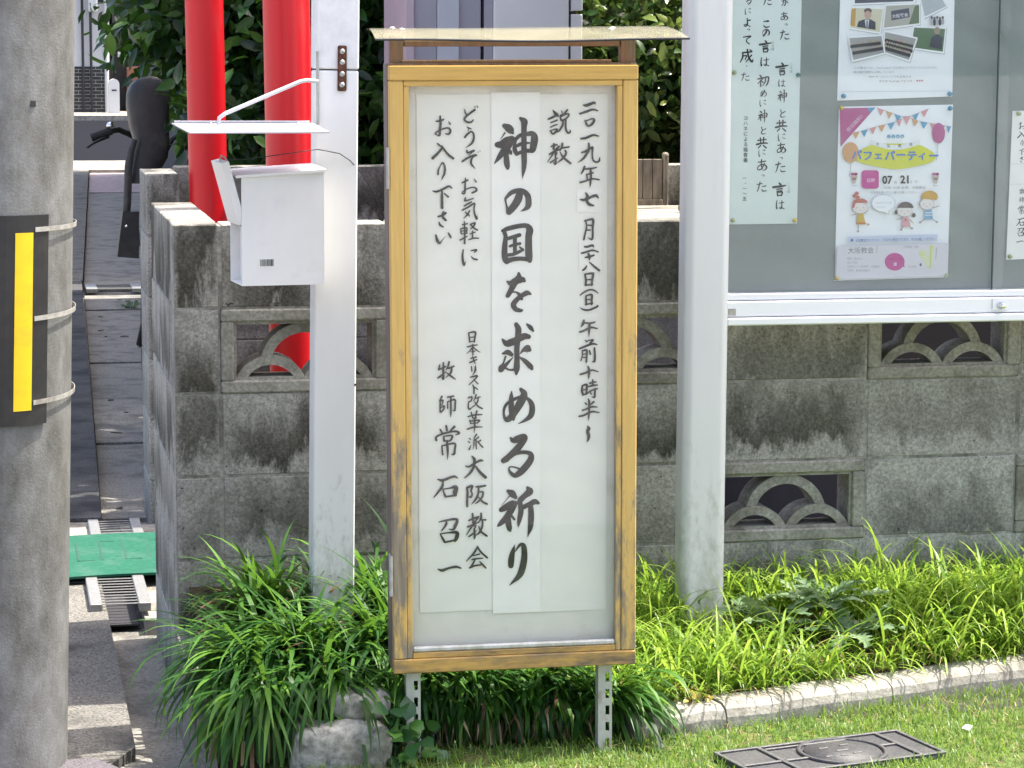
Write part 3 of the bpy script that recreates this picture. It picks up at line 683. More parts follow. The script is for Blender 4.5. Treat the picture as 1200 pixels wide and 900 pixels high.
# ================================================================== WHITE POST
WA, WB = atY(391, 705, 5.72), atY(396, 0, 5.72)
lean = (WB[0]-WA[0])/(WB[2]-WA[2]); xw = WA[0]-lean*WA[2]
wp = thing('white_post', 'square white post of two lengths joined by a rusty plate', 'post', (xw, 5.72, 0.0), (0, math.atan(lean), 0))
hw = 0.0475
m = MB(); m.box((-hw, 0, -0.1), (hw, 0.09, 1.4365), 0.003); m.build('lower_length', MT['whitemetal'], wp)
m = MB(); m.box((-hw-0.001, -0.001, 1.4395), (hw+0.001, 0.091, 2.35), 0.003); m.build('upper_length', MT['whitewood'], wp)
m = MB(); m.box((0.0, -0.005, 1.391), (0.020, -0.0015, 1.492), 0.0035, seg=3); jp = m.build('joining_plate', MT['rust'], wp)
for z in (1.405, 1.429, 1.455, 1.479):
    Mx = Matrix.Translation((0.010, -0.005, z)) @ Matrix.Rotation(R(90), 4, 'X')
    m = MB(); m.lathe([(0.0062, 0), (0.0052, 0.0022), (0.002, 0.0032), (0, 0.0032)], (0, 0, 0), 14, Mx); m.build('screw', MT['steel'], jp)
m = MB(); m.box((hw-0.004, -0.0012, 0.726), (hw+0.0012, -0.0002, 0.731)); m.build('nail', MT['rust'], wp)

# rain canopy of sheet metal on a bent arm, fixed to the post
cn = wthing('canopy_bracket', 'small white sheet metal canopy on a bent arm above the mailbox', 'canopy', (0.55, 5.58, 1.31))
A, B, C_, D = (Vector(atY(201, 144, 5.72)), Vector(atY(366, 144, 5.70)), Vector(atY(386, 154.5, 5.46)), Vector(atY(222, 155, 5.46)))
m = MB(); dz = Vector((0, 0, -0.003))
m.add([p[:] for p in (D, C_, B, A)]+[(p+dz)[:] for p in (D, C_, B, A)], [(0, 1, 2, 3), (7, 6, 5, 4), (0, 4, 5, 1), (1, 5, 6, 2), (2, 6, 7, 3), (3, 7, 4, 0)])
cs = m.build('sheet', MT['canopy'], cn)
m = MB(); m.tube([A.lerp(B, 0.02)+Vector((0, 0, 0.002)), B.lerp(A, 0.02)+Vector((0, 0, 0.002))], 0.003, 8)
m.build('rolled_edge', MT['canopy'], cs)
for dy in (0.0, 0.022):
    P = [Vector(atY(256, 147, 5.60+dy)), Vector(atY(257, 138, 5.60+dy)), Vector(atY(264, 133, 5.60+dy)), Vector(atY(352, 95.5, 5.64+dy)), Vector(atY(360, 94, 5.645+dy)), Vector(atY(372, 95.5, 5.66+dy))]
    m = MB(); m.tube(P, 0.0045, 8); m.build('arm', MT['canopy'], cn)
m = MB(); m.tube([Vector(atY(372, 60, 5.712)), Vector(atY(372.5, 146, 5.712))], 0.0035, 8); m.build('fixing_rod', MT['steel'], cn)
for px in (247, 349): 
    p = atY(px, 146, 5.62); m = MB(); m.lathe([(0.004, 0), (0.003, 0.004), (0, 0.004)], (p[0], p[1], p[2]), 10); m.build('screw', MT['chrome'], cs)

# mailbox
mbx = thing('mailbox', 'white metal mailbox with its side flap open, fixed to the white post', 'mailbox', (0.533, 5.585, 0.969), (0, 0, R(5.5)))
wB, dB, hB, t = 0.184, 0.135, 0.236, 0.003
m = MB()
m.prism([(0, 0), (wB, 0), (wB, hB+0.0112), (0, hB)], 0, t)   # front wall
m.box((0, dB-t, 0), (wB, dB, hB+0.012))                  # rear wall
m.box((wB-t, t, 0), (wB, dB-t, hB))                      # right wall
m.box((0, t, 0), (wB-t, dB-t, t))                        # floor
m.box((0.0, t, hB-0.10), (t, dB-t, hB-0.098))            # opening lip
m.box((0.02, t, t), (0.022, dB-t, hB*0.52)); body = m.build('body', MT['whitebox'], mbx)
m = MB(); zz = hB
m.add([(-0.012, -0.008, zz+0.0), (wB+0.003, -0.008, zz+0.012), (wB+0.003, dB+0.004, zz+0.019), (-0.012, dB+0.004, zz+0.007),
       (-0.012, -0.008, zz+0.006), (wB+0.003, -0.008, zz+0.018), (wB+0.003, dB+0.004, zz+0.025), (-0.012, dB+0.004, zz+0.013)],
      [(0, 3, 2, 1), (4, 5, 6, 7), (0, 1, 5, 4), (1, 2, 6, 5), (2, 3, 7, 6), (3, 0, 4, 7)])
m.build('roof', MT['whitebox'], mbx)
# flap: a shallow tray hinged half way up the open left side, tipped outwards
Mx = Matrix.Translation((-0.002, 0.004, 0.134)) @ Matrix.Rotation(R(-15), 4, 'Y')
m = MB(); fh = 0.140
m.box((-0.004, 0, 0), (-0.001, dB-0.008, fh), 0, Mx); m.box((-0.001, 0, 0), (0.012, 0.003, fh), 0, Mx); m.box((-0.001, dB-0.011, 0), (0.012, dB-0.008, fh), 0, Mx)
m.box((-0.001, 0.003, 0), (0.012, dB-0.011, 0.003), 0, Mx); m.box((-0.001, 0.003, fh-0.003), (0.012, dB-0.011, fh), 0, Mx)
fl = m.build('flap', MT['whitebox'], mbx)
m = MB(); m.tube([Mx @ Vector((0.004, 0.06, fh)), Mx @ Vector((0.010, 0.06, fh+0.012)), Mx @ Vector((0.016, 0.055, fh+0.004)), Mx @ Vector((0.02, 0.05, fh-0.012))], 0.002, 8); m.build('latch', MT['steel'], fl)
m = MB(); r_ = random.Random(4); x = 0.040
m.box((0.038, -0.0006, 0.040), (0.072, -0.0001, 0.058)); bcd = m.build('sticker', MT['paper2'], mbx)
m = MB()
while x < 0.070:
    w = r_.choice((0.0008, 0.0012, 0.002)); m.box((x, -0.0010, 0.043), (x+w, -0.0007, 0.058)); x += w+r_.choice((0.0007, 0.001, 0.0014))
m.build('barcode', MT['ink'], bcd)
# wire from the post
P = [atY(258, 186, 5.66), atY(285, 187, 5.66), atY(330, 181, 5.66), atY(372, 175, 5.705), atY(388, 178, 5.70), atY(398, 180, 5.71), atY(410, 188, 5.71), atY(424, 203, 5.74), atY(440, 228, 5.80)]
m = MB(); m.tube(P, 0.0011, 6); solo(m, 'wire', MT['blackmatte'], 'thin dark wire running from the mailbox across the white post', 'wire')

# ================================================================== BRUSH LETTERING
# strokes traced as brush centre lines: (x, y, width); origins are where each piece of the writing starts on the sheet, 12 units = 1
GLY = {}
def S(ch, ox, oy, txt, k=12.0, add=0):
    st = []
    for part in txt.split('/'):
        pts = [tuple(float(q) for q in p.split(',')) for p in part.split()]
        st.append([(ox+x/k, oy+(y+add)/k, w/k) for x, y, w in pts])
    GLY.setdefault(ch, []).append(st)
S('神',560,140,"375,90,70 430,120,110 470,165,95 490,190,40/378,190,26 345,240,16 315,282,4/275,355,80 340,350,112 410,300,112 475,268,78/478,272,85 420,370,112 360,450,95 300,530,70 235,618,16/400,430,70 400,520,75 405,600,85 415,660,72 418,685,48/430,425,40 455,462,62 465,478,40/525,280,60 516,350,50 520,430,65 545,485,55/535,275,50 600,222,52 700,203,64 770,205,80 797,260,100 786,350,100 770,430,85 765,452,45/545,488,50 610,458,50 690,440,60 768,445,55/548,372,45 620,340,52 722,330,26/600,-15,45 650,30,100 650,100,80 648,300,76 650,500,80 652,600,76 645,700,60 632,790,22 630,832,3")
S('の',560,205,"590,245,90 570,330,112 520,420,105 465,490,95 440,528,72/432,525,70 405,440,28 388,350,30 400,320,42 470,250,62 560,222,70 640,232,75 700,290,80 713,370,85 704,440,80 660,482,44 600,513,5")
S('国',560,250,"375,270,60 390,330,60 380,450,75 375,580,85 392,660,85 410,692,50/345,245,40 420,215,65 560,182,66 680,175,70 728,230,100 715,330,96 715,500,100 720,620,100 730,668,60/400,675,75 500,645,66 620,637,60 735,655,60/430,352,50 500,332,55 585,305,56/450,462,38 520,440,44 592,425,42/430,585,45 500,575,50 580,540,46 640,515,28/521,340,58 521,545,56/588,475,24 630,510,40")
S('を',560,310,"410,238,24 470,262,88 560,220,100 630,213,80 652,228,48/575,122,36 572,180,80 510,270,90 465,360,76 425,430,66 415,442,54/490,388,20 540,390,26 590,430,52 615,482,44/742,415,28 690,400,74 630,430,64 560,482,66 500,560,76 530,625,70 590,645,55 616,645,42")
S('求',560,372,"345,308,28 400,365,86 470,350,102 560,310,92 650,265,92 712,270,68/540,98,62 570,170,86 560,300,80 548,450,76 550,600,76 545,720,86 540,795,34/690,95,28 740,140,62 777,190,32/350,508,28 420,490,74 472,522,58/390,550,30 360,640,26 335,700,80 322,738,72/330,730,75 400,660,50 502,552,6/390,710,28 440,735,26 520,735,36/590,515,8 640,460,52 698,440,110 722,452,66/588,560,24 660,610,62 740,690,76 757,717,52")
S('め',560,435,"475,280,12 470,370,62 470,500,80 490,620,92 496,672,52/605,255,50 650,320,96 610,420,112 540,540,100 470,640,92 410,682,74 372,640,40 365,560,36 385,490,40 440,430,40 520,390,46 600,362,40 690,380,46 750,450,72 765,540,82 740,630,76 660,692,44 565,742,6")
S('る',560,498,"455,178,22 500,215,82 580,190,102 650,160,76 670,197,58 600,280,92 520,370,96 430,450,86 362,502,78/400,490,70 480,420,66 570,390,56 680,385,56 745,415,72 740,490,92 670,590,96 590,670,92 520,710,66 460,670,46 437,620,26 452,590,22 500,590,22 575,612,26")
S('祈',560,565,"425,125,50 480,160,102 530,212,56/440,200,18 390,260,9 335,325,7/330,388,72 400,350,94 480,300,88 532,295,58/525,300,72 460,410,92 390,510,86 310,590,60 280,616,24/425,500,76 430,580,86 447,660,70 455,682,38/480,482,40 512,522,32/700,80,48 730,130,102 660,190,78 600,250,82 580,292,54/597,290,62 605,400,76 590,500,70 572,590,40 568,636,3/640,352,66 720,312,66 800,275,80 848,292,46/740,330,72 750,440,80 745,560,82 735,650,66 710,730,26 700,778,3")
S('り',560,625,"520,163,8 490,260,62 470,370,86 465,452,78/525,255,14 590,165,42 640,175,72 655,280,82 645,400,92 610,540,92 560,620,70 500,677,38 440,737,3")
# date column
S('二',640,105,"520,218,16 570,222,42 670,185,36 688,200,22/475,340,24 560,310,34 660,280,28 726,296,18")
S('〇',640,105,"550,435,24 570,490,30 600,510,30 650,480,36 675,430,36 650,410,22 560,440,18")
S('一',640,105,"490,690,30 560,680,34 660,640,32 742,655,16")
S('説',640,105,"95,290,14 135,340,48 162,370,34/30,415,26 90,390,32 162,350,30/65,465,20 155,430,24/60,530,20 100,510,22 155,490,20/60,580,24 95,625,26 140,590,32 152,555,24 65,575,18/215,295,12 225,322,18/300,285,26 250,340,26 200,370,26 210,430,26/205,380,22 290,340,26 320,355,26 280,410,26 215,435,22/240,440,26 230,500,30 190,570,26 155,605,8/275,420,28 275,540,30 300,605,30 335,600,26 340,570,12")
S('教',640,170,"110,-15,28 105,55,32/70,20,22 140,-5,26 158,0,18/45,130,22 110,95,30 185,60,22/180,20,28 120,90,30 20,240,8/90,110,22 150,110,22 130,150,22/130,130,22 135,230,30 125,270,28 105,240,12/60,245,24 110,215,22 165,180,14/230,-20,30 220,30,30 195,75,20/210,45,26 322,25,24/270,80,28 280,120,30 230,190,30 150,257,8/195,95,14 240,170,30 342,257,34")
S('九',640,170,"500,105,22 560,85,30 650,30,30/600,-25,24 600,60,36 560,140,36 510,200,28 445,246,6/655,35,28 650,130,26 660,210,26 700,240,26 745,225,28 752,180,18")
S('年',640,170,"540,300,28 530,340,32 495,402,18/550,335,26 640,330,26 706,315,20/570,415,18 662,390,22/570,410,22 580,482,20/480,525,28 540,510,26 650,475,24 747,487,20/625,330,28 630,450,30 622,540,26 615,597,4")
S('七',640,170,"480,765,18 540,770,42 630,730,36 700,710,42 732,742,22/555,668,16 580,720,46 575,790,42 610,835,46 668,852,22")
S('月',640,240,"555,225,22 570,300,24 555,380,26 530,490,26/545,225,24 630,205,32 662,220,36 655,330,28 655,430,30 640,487,28 585,460,8/570,285,18 640,290,22/580,355,22 617,355,22")
S('二',640,240,"540,590,24 580,590,32 650,570,32 666,590,18/500,680,28 560,665,30 650,640,28 732,662,20")
S('十',640,240,"550,740,22 600,730,36 672,710,24/595,690,30 610,740,36 605,777,12")
S('八',640,240,"570,860,20 545,900,30 515,920,26/610,808,16 680,870,32 747,922,32")
S('日',640,310,"545,140,26 560,220,32 555,290,30/545,135,22 650,125,30 660,140,32 650,210,32 640,290,28/570,215,22 640,210,20/550,290,24 652,280,26")
S('（',640,310,"480,430,18 540,385,24 610,355,24 680,365,24 732,405,12")
S('日',640,310,"560,440,24 560,500,30 565,565,26/560,440,20 640,425,30 640,500,30 640,560,28/570,495,20 640,490,18/555,560,24 652,545,24")
S('）',640,310,"475,605,8 530,635,26 600,640,30 680,610,30 725,585,28 720,570,10")
S('午',640,370,"530,65,28 520,110,40 495,155,16/545,100,26 620,105,26 687,90,20/475,230,28 540,205,30 630,165,30 717,180,20/610,110,34 605,200,34 600,302,4")
S('前',640,370,"550,345,14 570,365,22/580,352,15 660,340,28 620,385,26/465,465,22 550,430,30 650,395,30 717,405,16/510,490,18 510,560,22 490,630,18/510,495,20 570,485,30 570,570,26 565,650,28/525,540,16 560,535,16/520,590,16 560,585,16/610,490,20 622,540,28/680,455,26 685,550,30 680,640,30 650,645,16")
S('十',640,370,"480,825,26 550,805,30 640,765,26 732,786,16/590,715,26 605,770,36 600,850,26 595,892,8")
S('時',640,440,"510,145,26 505,220,32 520,270,30/515,140,22 570,130,32 570,200,30 560,265,26/520,205,20 560,195,18/515,275,24 575,255,22/610,110,22 660,95,26 702,90,18/655,60,22 655,140,26/600,155,22 660,140,30 722,135,18/580,250,20 640,210,24 722,185,20/690,185,26 685,250,30 680,305,30 640,300,12/620,235,18 635,260,22")
S('半',640,440,"590,325,14 605,370,32 605,470,30 600,570,26 595,642,3/545,380,14 565,405,26/670,370,28 630,405,22/510,490,26 560,475,26 640,440,30 717,445,16/465,575,24 530,560,30 640,510,28 742,520,18")
S('〜',640,440,"585,715,20 600,745,46 585,790,46 600,850,46 590,905,30 572,935,6")
S('ど',490,115,"655,160,14 665,210,24 690,235,18/795,165,32 740,205,30 668,265,30 655,310,32 700,340,30 750,335,28 777,305,14/793,118,12 805,135,12/825,108,12 841,130,14")
S('う',490,115,"690,405,14 720,425,24 746,430,16/710,440,12 700,462,10/655,550,28 700,500,30 750,470,26 780,510,30 780,580,32 750,640,30 670,697,5")
S('ぞ',490,115,"685,740,28 695,770,26 740,750,24 790,735,24 740,775,18 710,800,10/620,890,28 700,840,30 790,800,26 826,805,16 770,830,22 745,880,30 750,930,30 802,990,8/840,755,10 848,760,10/868,740,12 873,746,10")
S('お',490,180,"620,410,22 670,385,26 702,370,18/665,345,16 660,450,26 655,550,26 625,565,18 620,545,15 680,500,18 760,475,22 815,490,26 815,525,30 760,552,24/788,358,14 817,400,20")
S('気',490,180,"665,620,20 660,660,30 700,655,22 777,630,18/650,735,22 700,705,24 752,680,20/620,795,24 700,755,26 790,700,26 785,770,24 795,850,26 825,922,30 829,868,6/665,825,18 710,860,24 720,882,12/725,805,22 690,860,24 640,912,8")
S('軽',490,250,"620,160,18 692,145,20/650,115,20 655,280,24 655,422,28/600,220,20 605,282,20/600,215,16 680,205,24 680,280,18/605,250,14 680,240,14/610,290,16 690,280,16/590,375,24 640,350,24 692,320,14/735,155,22 800,135,24 780,180,22 735,222,12/740,165,16 790,210,24 837,236,20/730,290,16 802,265,18/765,250,20 765,350,24/715,370,18 780,350,24 852,350,16")
S('に',490,250,"635,510,16 625,600,30 635,700,36 650,725,26 669,668,5/745,525,16 820,515,28 790,552,12/750,610,16 780,640,24 827,650,28")
S('お',490,115,"255,325,22 310,320,32 357,300,24/310,255,26 315,350,36 305,450,36 300,520,32 265,520,16 245,490,22 330,440,24 420,420,24 455,460,32 430,505,30 385,500,16/430,333,14 451,366,24")
S('入',490,115,"270,640,22 310,670,26 340,690,30 290,760,36 205,845,42/340,690,28 420,790,32 492,847,36")
S('り',490,180,"320,155,10 285,230,26 280,292,28/310,170,14 345,130,26 375,190,30 370,280,32 345,330,22 328,377,3")
S('下',490,180,"205,525,14 260,535,30 350,500,30 430,460,32 477,487,16/335,510,22 335,620,38 337,762,40/365,560,18 422,607,28")
S('さ',490,180,"280,885,22 340,870,32 387,835,34/355,825,32 340,880,30 380,930,34 397,940,20/295,965,18 310,1005,30 352,1030,22")
S('い',490,250,"250,305,22 270,380,40 300,420,32 330,390,15 387,322,3/425,275,18 450,320,34 464,347,14")
S('日',490,380,"710,125,22 720,190,24 725,250,22/715,120,20 800,110,30 800,180,24 790,247,24/725,185,16 790,178,16/725,245,18 790,240,18")
S('本',490,380,"690,320,18 760,300,24 832,290,16/770,285,22 768,360,24 770,432,18/765,320,20 730,370,18 680,417,8/775,320,18 815,360,20 872,393,10/745,385,14 800,378,14")
S('キ',490,380,"740,480,18 817,460,22/725,540,22 780,515,24 827,495,16/765,455,18 785,510,24 806,562,10")
S('リ',490,380,"750,595,18 755,657,20/805,590,22 805,640,30 790,680,20 765,712,5")
S('ス',490,380,"735,745,18 830,725,26 790,780,20 715,852,12/790,785,16 842,837,18")
S('ト',490,380,"770,855,18 785,900,24 785,972,24/795,885,18 836,915,18")
S('改',490,450,"705,195,20 755,180,24 745,235,20 710,250,18/710,250,18 705,320,22 725,355,24 776,308,8/815,150,22 800,200,18 780,237,12/800,205,18 872,180,18/845,205,20 830,260,22 770,327,8/795,250,16 840,310,24 902,346,22")
S('革',490,450,"700,460,20 790,435,24 897,430,16/745,395,16 765,472,20/825,380,24 805,482,22/770,480,16 820,475,16/725,510,20 740,557,18/730,520,18 860,510,26 830,552,16/745,555,16 835,545,16/690,635,22 790,605,24 902,605,14/792,480,20 795,600,26 788,692,4")
S('派',490,450,"720,765,18 740,780,14/705,810,18 725,825,16/720,918,26 742,860,8/820,710,24 790,760,18 785,850,18 770,918,6/850,745,22 800,790,16/815,790,18 815,870,18 821,914,16/880,790,18 845,815,14/835,805,16 870,850,20 910,890,20")
S('大',490,510,"670,435,20 720,440,30 820,380,30 880,355,36 917,361,12/755,293,14 790,340,46 785,430,36 740,520,36 653,602,16/810,440,30 870,520,40 947,592,46")
S('阪',490,510,"685,740,26 695,800,32 690,900,32 690,997,36/690,735,32 760,715,36 745,780,26 760,830,26 740,870,30 710,865,14/815,725,22 860,725,32 947,710,26/850,720,28 845,820,30 810,900,30 750,972,10/855,800,16 910,800,30 900,870,30 850,930,26 800,967,8/850,870,16 900,930,28 967,967,30")
S('教',490,575,"710,420,20 780,390,30 852,365,22/765,325,30 775,452,30/695,510,24 770,480,28 852,440,16/840,380,24 770,480,28 680,622,12/760,500,20 810,490,24 790,540,20/790,530,24 795,640,32 790,677,18/715,645,22 770,605,22 822,558,10/885,320,28 885,380,32 850,452,12/870,410,22 952,410,24/905,430,26 900,510,28 860,590,26 810,632,8/850,500,14 890,580,30 967,637,26")
S('会',490,620,"835,250,26 790,330,28 680,452,14/835,255,28 890,330,28 972,402,26/770,375,18 867,350,20/755,430,18 800,420,24 907,410,16/800,425,22 770,490,26 725,547,22/725,545,22 800,515,26 880,505,24/865,455,12 905,500,30 952,547,22")
S('牧',490,380,"305,570,18 290,632,28/290,640,22 382,595,26/355,540,24 355,660,32 355,770,28 330,745,12/280,755,26 320,725,26 392,668,12/435,530,28 420,590,28 395,642,12/425,620,24 502,590,24/470,610,28 460,680,28 385,752,8/400,680,14 450,720,30 522,772,16")
S('師',490,450,"335,175,26 305,232,20/310,230,20 310,392,24/310,240,18 350,230,24 335,290,16 315,300,14/315,335,14 365,310,26 355,360,24 320,397,22/415,185,24 497,170,24/460,185,24 460,300,26 460,400,26 458,467,6/415,250,18 415,342,20/415,250,16 515,220,28 520,300,26 515,370,26 490,370,12")
S('常',490,450,"395,590,30 405,652,30/310,640,22 335,682,30/510,600,36 450,662,26/255,790,32 260,740,30 380,690,28 520,665,28 577,690,32 530,715,16/360,740,22 365,802,30/360,735,18 475,725,28 470,770,30 440,800,26 370,800,22/335,880,22 345,992,28/335,870,20 510,835,30 515,920,30 505,985,32 470,990,12/405,800,30 415,920,36 415,1010,22 412,1072,3")
S('石',490,510,"275,620,16 340,635,38 440,600,36 510,580,36 557,602,16/350,650,24 340,720,36 290,790,32 223,872,16/350,770,20 370,830,32 385,867,30/350,760,18 440,745,22 530,730,56 520,810,66 520,850,30/385,865,28 460,855,26 532,845,28")
S('召',490,575,"295,440,16 380,420,26 510,400,34 550,420,42 520,500,46 490,547,28 430,540,8/400,430,22 390,480,36 328,567,14/310,610,18 350,680,32 375,727,28/315,605,16 440,590,24 545,590,46 545,650,56 520,702,40/375,725,26 450,710,28 542,690,28")
S('一',490,620,"280,565,18 340,580,42 430,550,32 530,530,36 602,550,20")
SIGN_LIST = [(c, i) for c in GLY for i in range(len(GLY[c]))]
# handwriting of the small notices (box of 100)
def H(ch, txt): S('s'+ch, 0, 0, txt, 1.0)
H('言', "48,2,10 58,14,14/2,34,14 50,28,15 97,20,8/30,50,8 70,44,9/30,64,8 68,60,8/32,74,8 36,98,9/32,74,7 70,70,10 64,96,9/36,97,8 66,93,7")
H('は', "18,5,8 12,50,11 16,92,12 24,78,3/42,32,7 92,24,8/70,4,7 70,60,10 62,90,9 46,86,6 54,74,6 94,92,9")
H('と', "32,5,10 42,42,10/88,26,10 48,48,10 30,74,12 44,94,12 88,90,6")
H('共', "10,26,10 88,18,10/34,2,10 38,56,10/66,0,12 62,54,10/0,64,14 55,52,14 100,52,10/36,76,10 14,98,8/62,72,9 88,96,12")
H('あ', "16,24,8 82,14,9/46,0,9 44,50,9 54,88,7/72,34,8 46,82,9 16,92,8 12,70,7 42,46,8 78,50,10 92,70,12 80,90,8 56,100,3")
H('っ', "14,50,8 64,38,12 82,58,12 48,88,4")
H('た', "4,26,9 54,16,9/34,0,9 20,60,10 4,100,5/56,46,7 92,40,10/52,76,7 62,92,10 98,90,8")
H('初', "20,2,10 30,14,12/0,36,10 48,26,11 0,78,6/26,44,10 26,100,12/36,54,8 48,66,9/50,26,10 96,18,12 90,70,12 74,96,8/72,24,10 66,60,10 44,98,5")
H('こ', "24,20,10 82,14,16 70,28,6/24,70,9 46,92,14 92,84,10")
H('よ', "54,26,12 88,20,12/52,0,10 54,70,14 30,92,12 14,80,8 40,70,9 88,98,8")
H('て', "8,22,10 92,10,14 52,40,9 44,70,11 76,98,10")
H('成', "18,26,10 88,18,10/20,26,10 18,62,11 0,100,6/20,52,7 48,48,9 38,80,6/56,0,10 66,60,12 92,96,12 100,74,4/88,44,9 44,98,6/76,2,8 90,14,10")
H('が', "8,32,9 58,24,10 46,88,10 34,80,4/36,4,9 26,60,9 4,92,5/66,30,8 88,56,10/74,2,6 84,18,7/92,-2,6 98,10,7")
H('・', "45,45,14 55,52,14")
def catmull(st, n=6):
    P = [np.array(p) for p in st]; out = []
    if len(P) == 2:
        return [P[0]*(1-t)+P[1]*t for t in np.linspace(0, 1, 7)]
    Q = [2*P[0]-P[1]]+P+[2*P[-1]-P[-2]]
    for i in range(1, len(Q)-2):
        a, b, c, d = Q[i-1], Q[i], Q[i+1], Q[i+2]
        for k in range(n):
            t = k/n; out.append(0.5*((2*b)+(-a+c)*t+(2*a-5*b+4*c-d)*t*t+(-a+3*b-3*c+d)*t**3))
    out.append(P[-1]); return out
def brush(mb, st, place, lay):
    """one brush stroke as a flat shape; place(x, y, layer) -> 3-D point"""
    C = catmull(st); m = len(C); L_ = []; R_ = []
    for i, p in enumerate(C):
        a, b = C[max(i-1, 0)], C[min(i+1, m-1)]; t = (b-a)[:2]; l = math.hypot(*t) or 1; nx, ny = -t[1]/l, t[0]/l; w = max(p[2], 0.05)/2
        L_.append((p[0]+nx*w, p[1]+ny*w)); R_.append((p[0]-nx*w, p[1]-ny*w))
    vs = [place(x, y, lay) for x, y in L_]+[place(x, y, lay) for x, y in R_]
    mb.add(vs, [(i, i+1, m+i+1, m+i) for i in range(m-1)])
    for e, s_ in ((0, -1), (m-1, 1)):           # rounded ends
        p = C[e]; q = C[1] if e == 0 else C[m-2]; ang = math.atan2(p[1]-q[1], p[0]-q[0]); w = max(p[2], 0.05)/2
        pts = [(p[0]+w*math.cos(ang-math.pi/2+math.pi*k/8), p[1]+w*math.sin(ang-math.pi/2+math.pi*k/8)) for k in range(9)]
        mb.add([place(x, y, lay) for x, y in pts], [list(range(9))])

# ================================================================== THE CHURCH NOTICE SIGN
SGX, SGZ, SW, SH = 1.0587, 0.1944, 0.5157, 1.26
SR = Matrix.Rotation(R(-2.002), 4, 'Z') @ Matrix.Rotation(R(0.035), 4, 'X') @ Matrix.Rotation(R(-0.413), 4, 'Y')
SM = Matrix.Translation((SGX, 5.15, SGZ)) @ SR
sg = thing('notice_sign', 'tall wooden church notice sign with brush lettering behind glass and a clear roof', 'sign', SM.translation, SM.to_euler())
SMI = SM.inverted()
def suv(px, py, y0=0.0):
    """point of the sign plane (its own x, z) seen at a place of the photograph"""
    o = SMI @ Vector(CAMP); d = SMI.to_3x3() @ Vector(ray(px, py)); t = (y0-o.y)/d.y; p = o+d*t; return p.x, p.z
hw = SW/2
stl, srl = 0.041, 0.043; tr_, brl = 0.030, 0.030
m = MB(); m.box((-hw, -0.002, SH-tr_), (hw, 0.022, SH), 0.002); m.build('top_rail', MT['signwood_h'], sg)
m = MB(); m.box((-hw, -0.002, 0), (hw, 0.022, brl), 0.002); m.build('bottom_rail', MT['signwood_hw'], sg)
for x0, x1 in ((-hw, -hw+0.029), (hw-0.031, hw)):
    m = MB(); m.box((x0, 0, brl+0.0008), (x1, 0.022, SH-tr_-0.0008), 0.002); m.build('stile', MT['signwood'], sg)
m = MB(); m.box((-hw+0.0298, 0.003, brl+0.0008), (-hw+0.041, 0.022, SH-tr_-0.012), 0.0012); m.build('inner_bead', MT['signwood'], sg)
m = MB(); m.box((hw-0.043, 0.003, brl+0.0008), (hw-0.0318, 0.022, SH-tr_-0.012), 0.0012); m.build('inner_bead', MT['signwood'], sg)
m = MB(); m.box((-hw+0.03, 0.003, SH-tr_-0.0115), (hw-0.032, 0.022, SH-tr_-0.0008), 0.0012); m.build('inner_bead', MT['signwood_h'], sg)
m = MB(); m.box((-hw+0.0415, 0.002, brl+0.0008), (hw-0.0435, 0.022, brl+0.0125), 0.001); m.build('sill_bead', MT['signwood_hw'], sg)
m = MB(); m.box((-hw+0.0415, 0.004, brl+0.013), (hw-0.0435, 0.016, brl+0.024), 0.003); m.build('metal_channel', MT['alu'], sg)
# case behind the door frame
cs = MB()
cs.box((-hw-0.001, 0.0225, 0.004), (-hw+0.012, 0.088, SH+0.004), 0.001); cs.box((hw-0.012, 0.0225, 0.004), (hw+0.001, 0.088, SH+0.004), 0.001)
cs.box((-hw+0.0125, 0.0225, 0.004), (hw-0.0125, 0.088, 0.016)); cs.box((-hw+0.0125, 0.0225, SH-0.008), (hw-0.0125, 0.088, SH+0.004)); cs.box((-hw+0.0125, 0.080, 0.017), (hw-0.0125, 0.086, SH-0.009))
cs.build('case', MT['sidewood'], sg)
m = MB(); m.box((-hw+0.0125, 0.038, 0.0165), (hw-0.0125, 0.044, SH-0.0085)); m.build('backing_board', MT['backboard'], sg)
gl = MB(); gl.box((-hw+0.035, 0.0150, brl+0.018), (hw-0.037, 0.0175, SH-tr_-0.005)); gl.build('window', MT['signglass'], sg)
for py in (197, 675):
    x, z = suv(457, py); m = MB(); m.box((-hw-0.0045, -0.001, z-0.042), (-hw-0.0012, 0.034, z+0.042), 0.001); hg = m.build('hinge', MT['rust' if py < 300 else 'steel'], sg)
    m = MB(); m.tube([(-hw-0.004, -0.003, z-0.042), (-hw-0.004, -0.003, z+0.042)], 0.0042, 10); m.build('hinge_pin', MT['steel'], hg)
# papers pinned to the backing board
PY = 0.0365
def quad(name, a, b, mat, y, par, curl=0.0, nu=10, nv=24):
    """paper between two picture corners, hanging flat with a slight wave"""
    (x0, z0), (x1, z1) = suv(*a, y), suv(*b, y)
    def f(u, v): return (x0+(x1-x0)*u, y-curl*(0.5+0.5*math.sin(6*u+5*v)*math.sin(4*v+1.3*u)), z0+(z1-z0)*v)
    return MB().grid(f, nu, nv).build(name, mat, par)
pl = quad('paper_sheet', (492, 718), (578.5, 110), MT['paper'], PY, sg, 0.0006)
quad('paper_sheet', (631, 717), (712, 110), MT['paper'], PY, sg, 0.0006)
ps = quad('paper_strip', (577.5, 719), (633, 108), MT['paper2'], PY-0.0016, sg, 0.0005)
quad('paper_patch', (676, 249), (705, 221), MT['patch'], PY-0.0015, sg); quad('paper_patch', (678.5, 319), (705, 281), MT['patch'], PY-0.0015, sg)
cols = {}; lay = 0
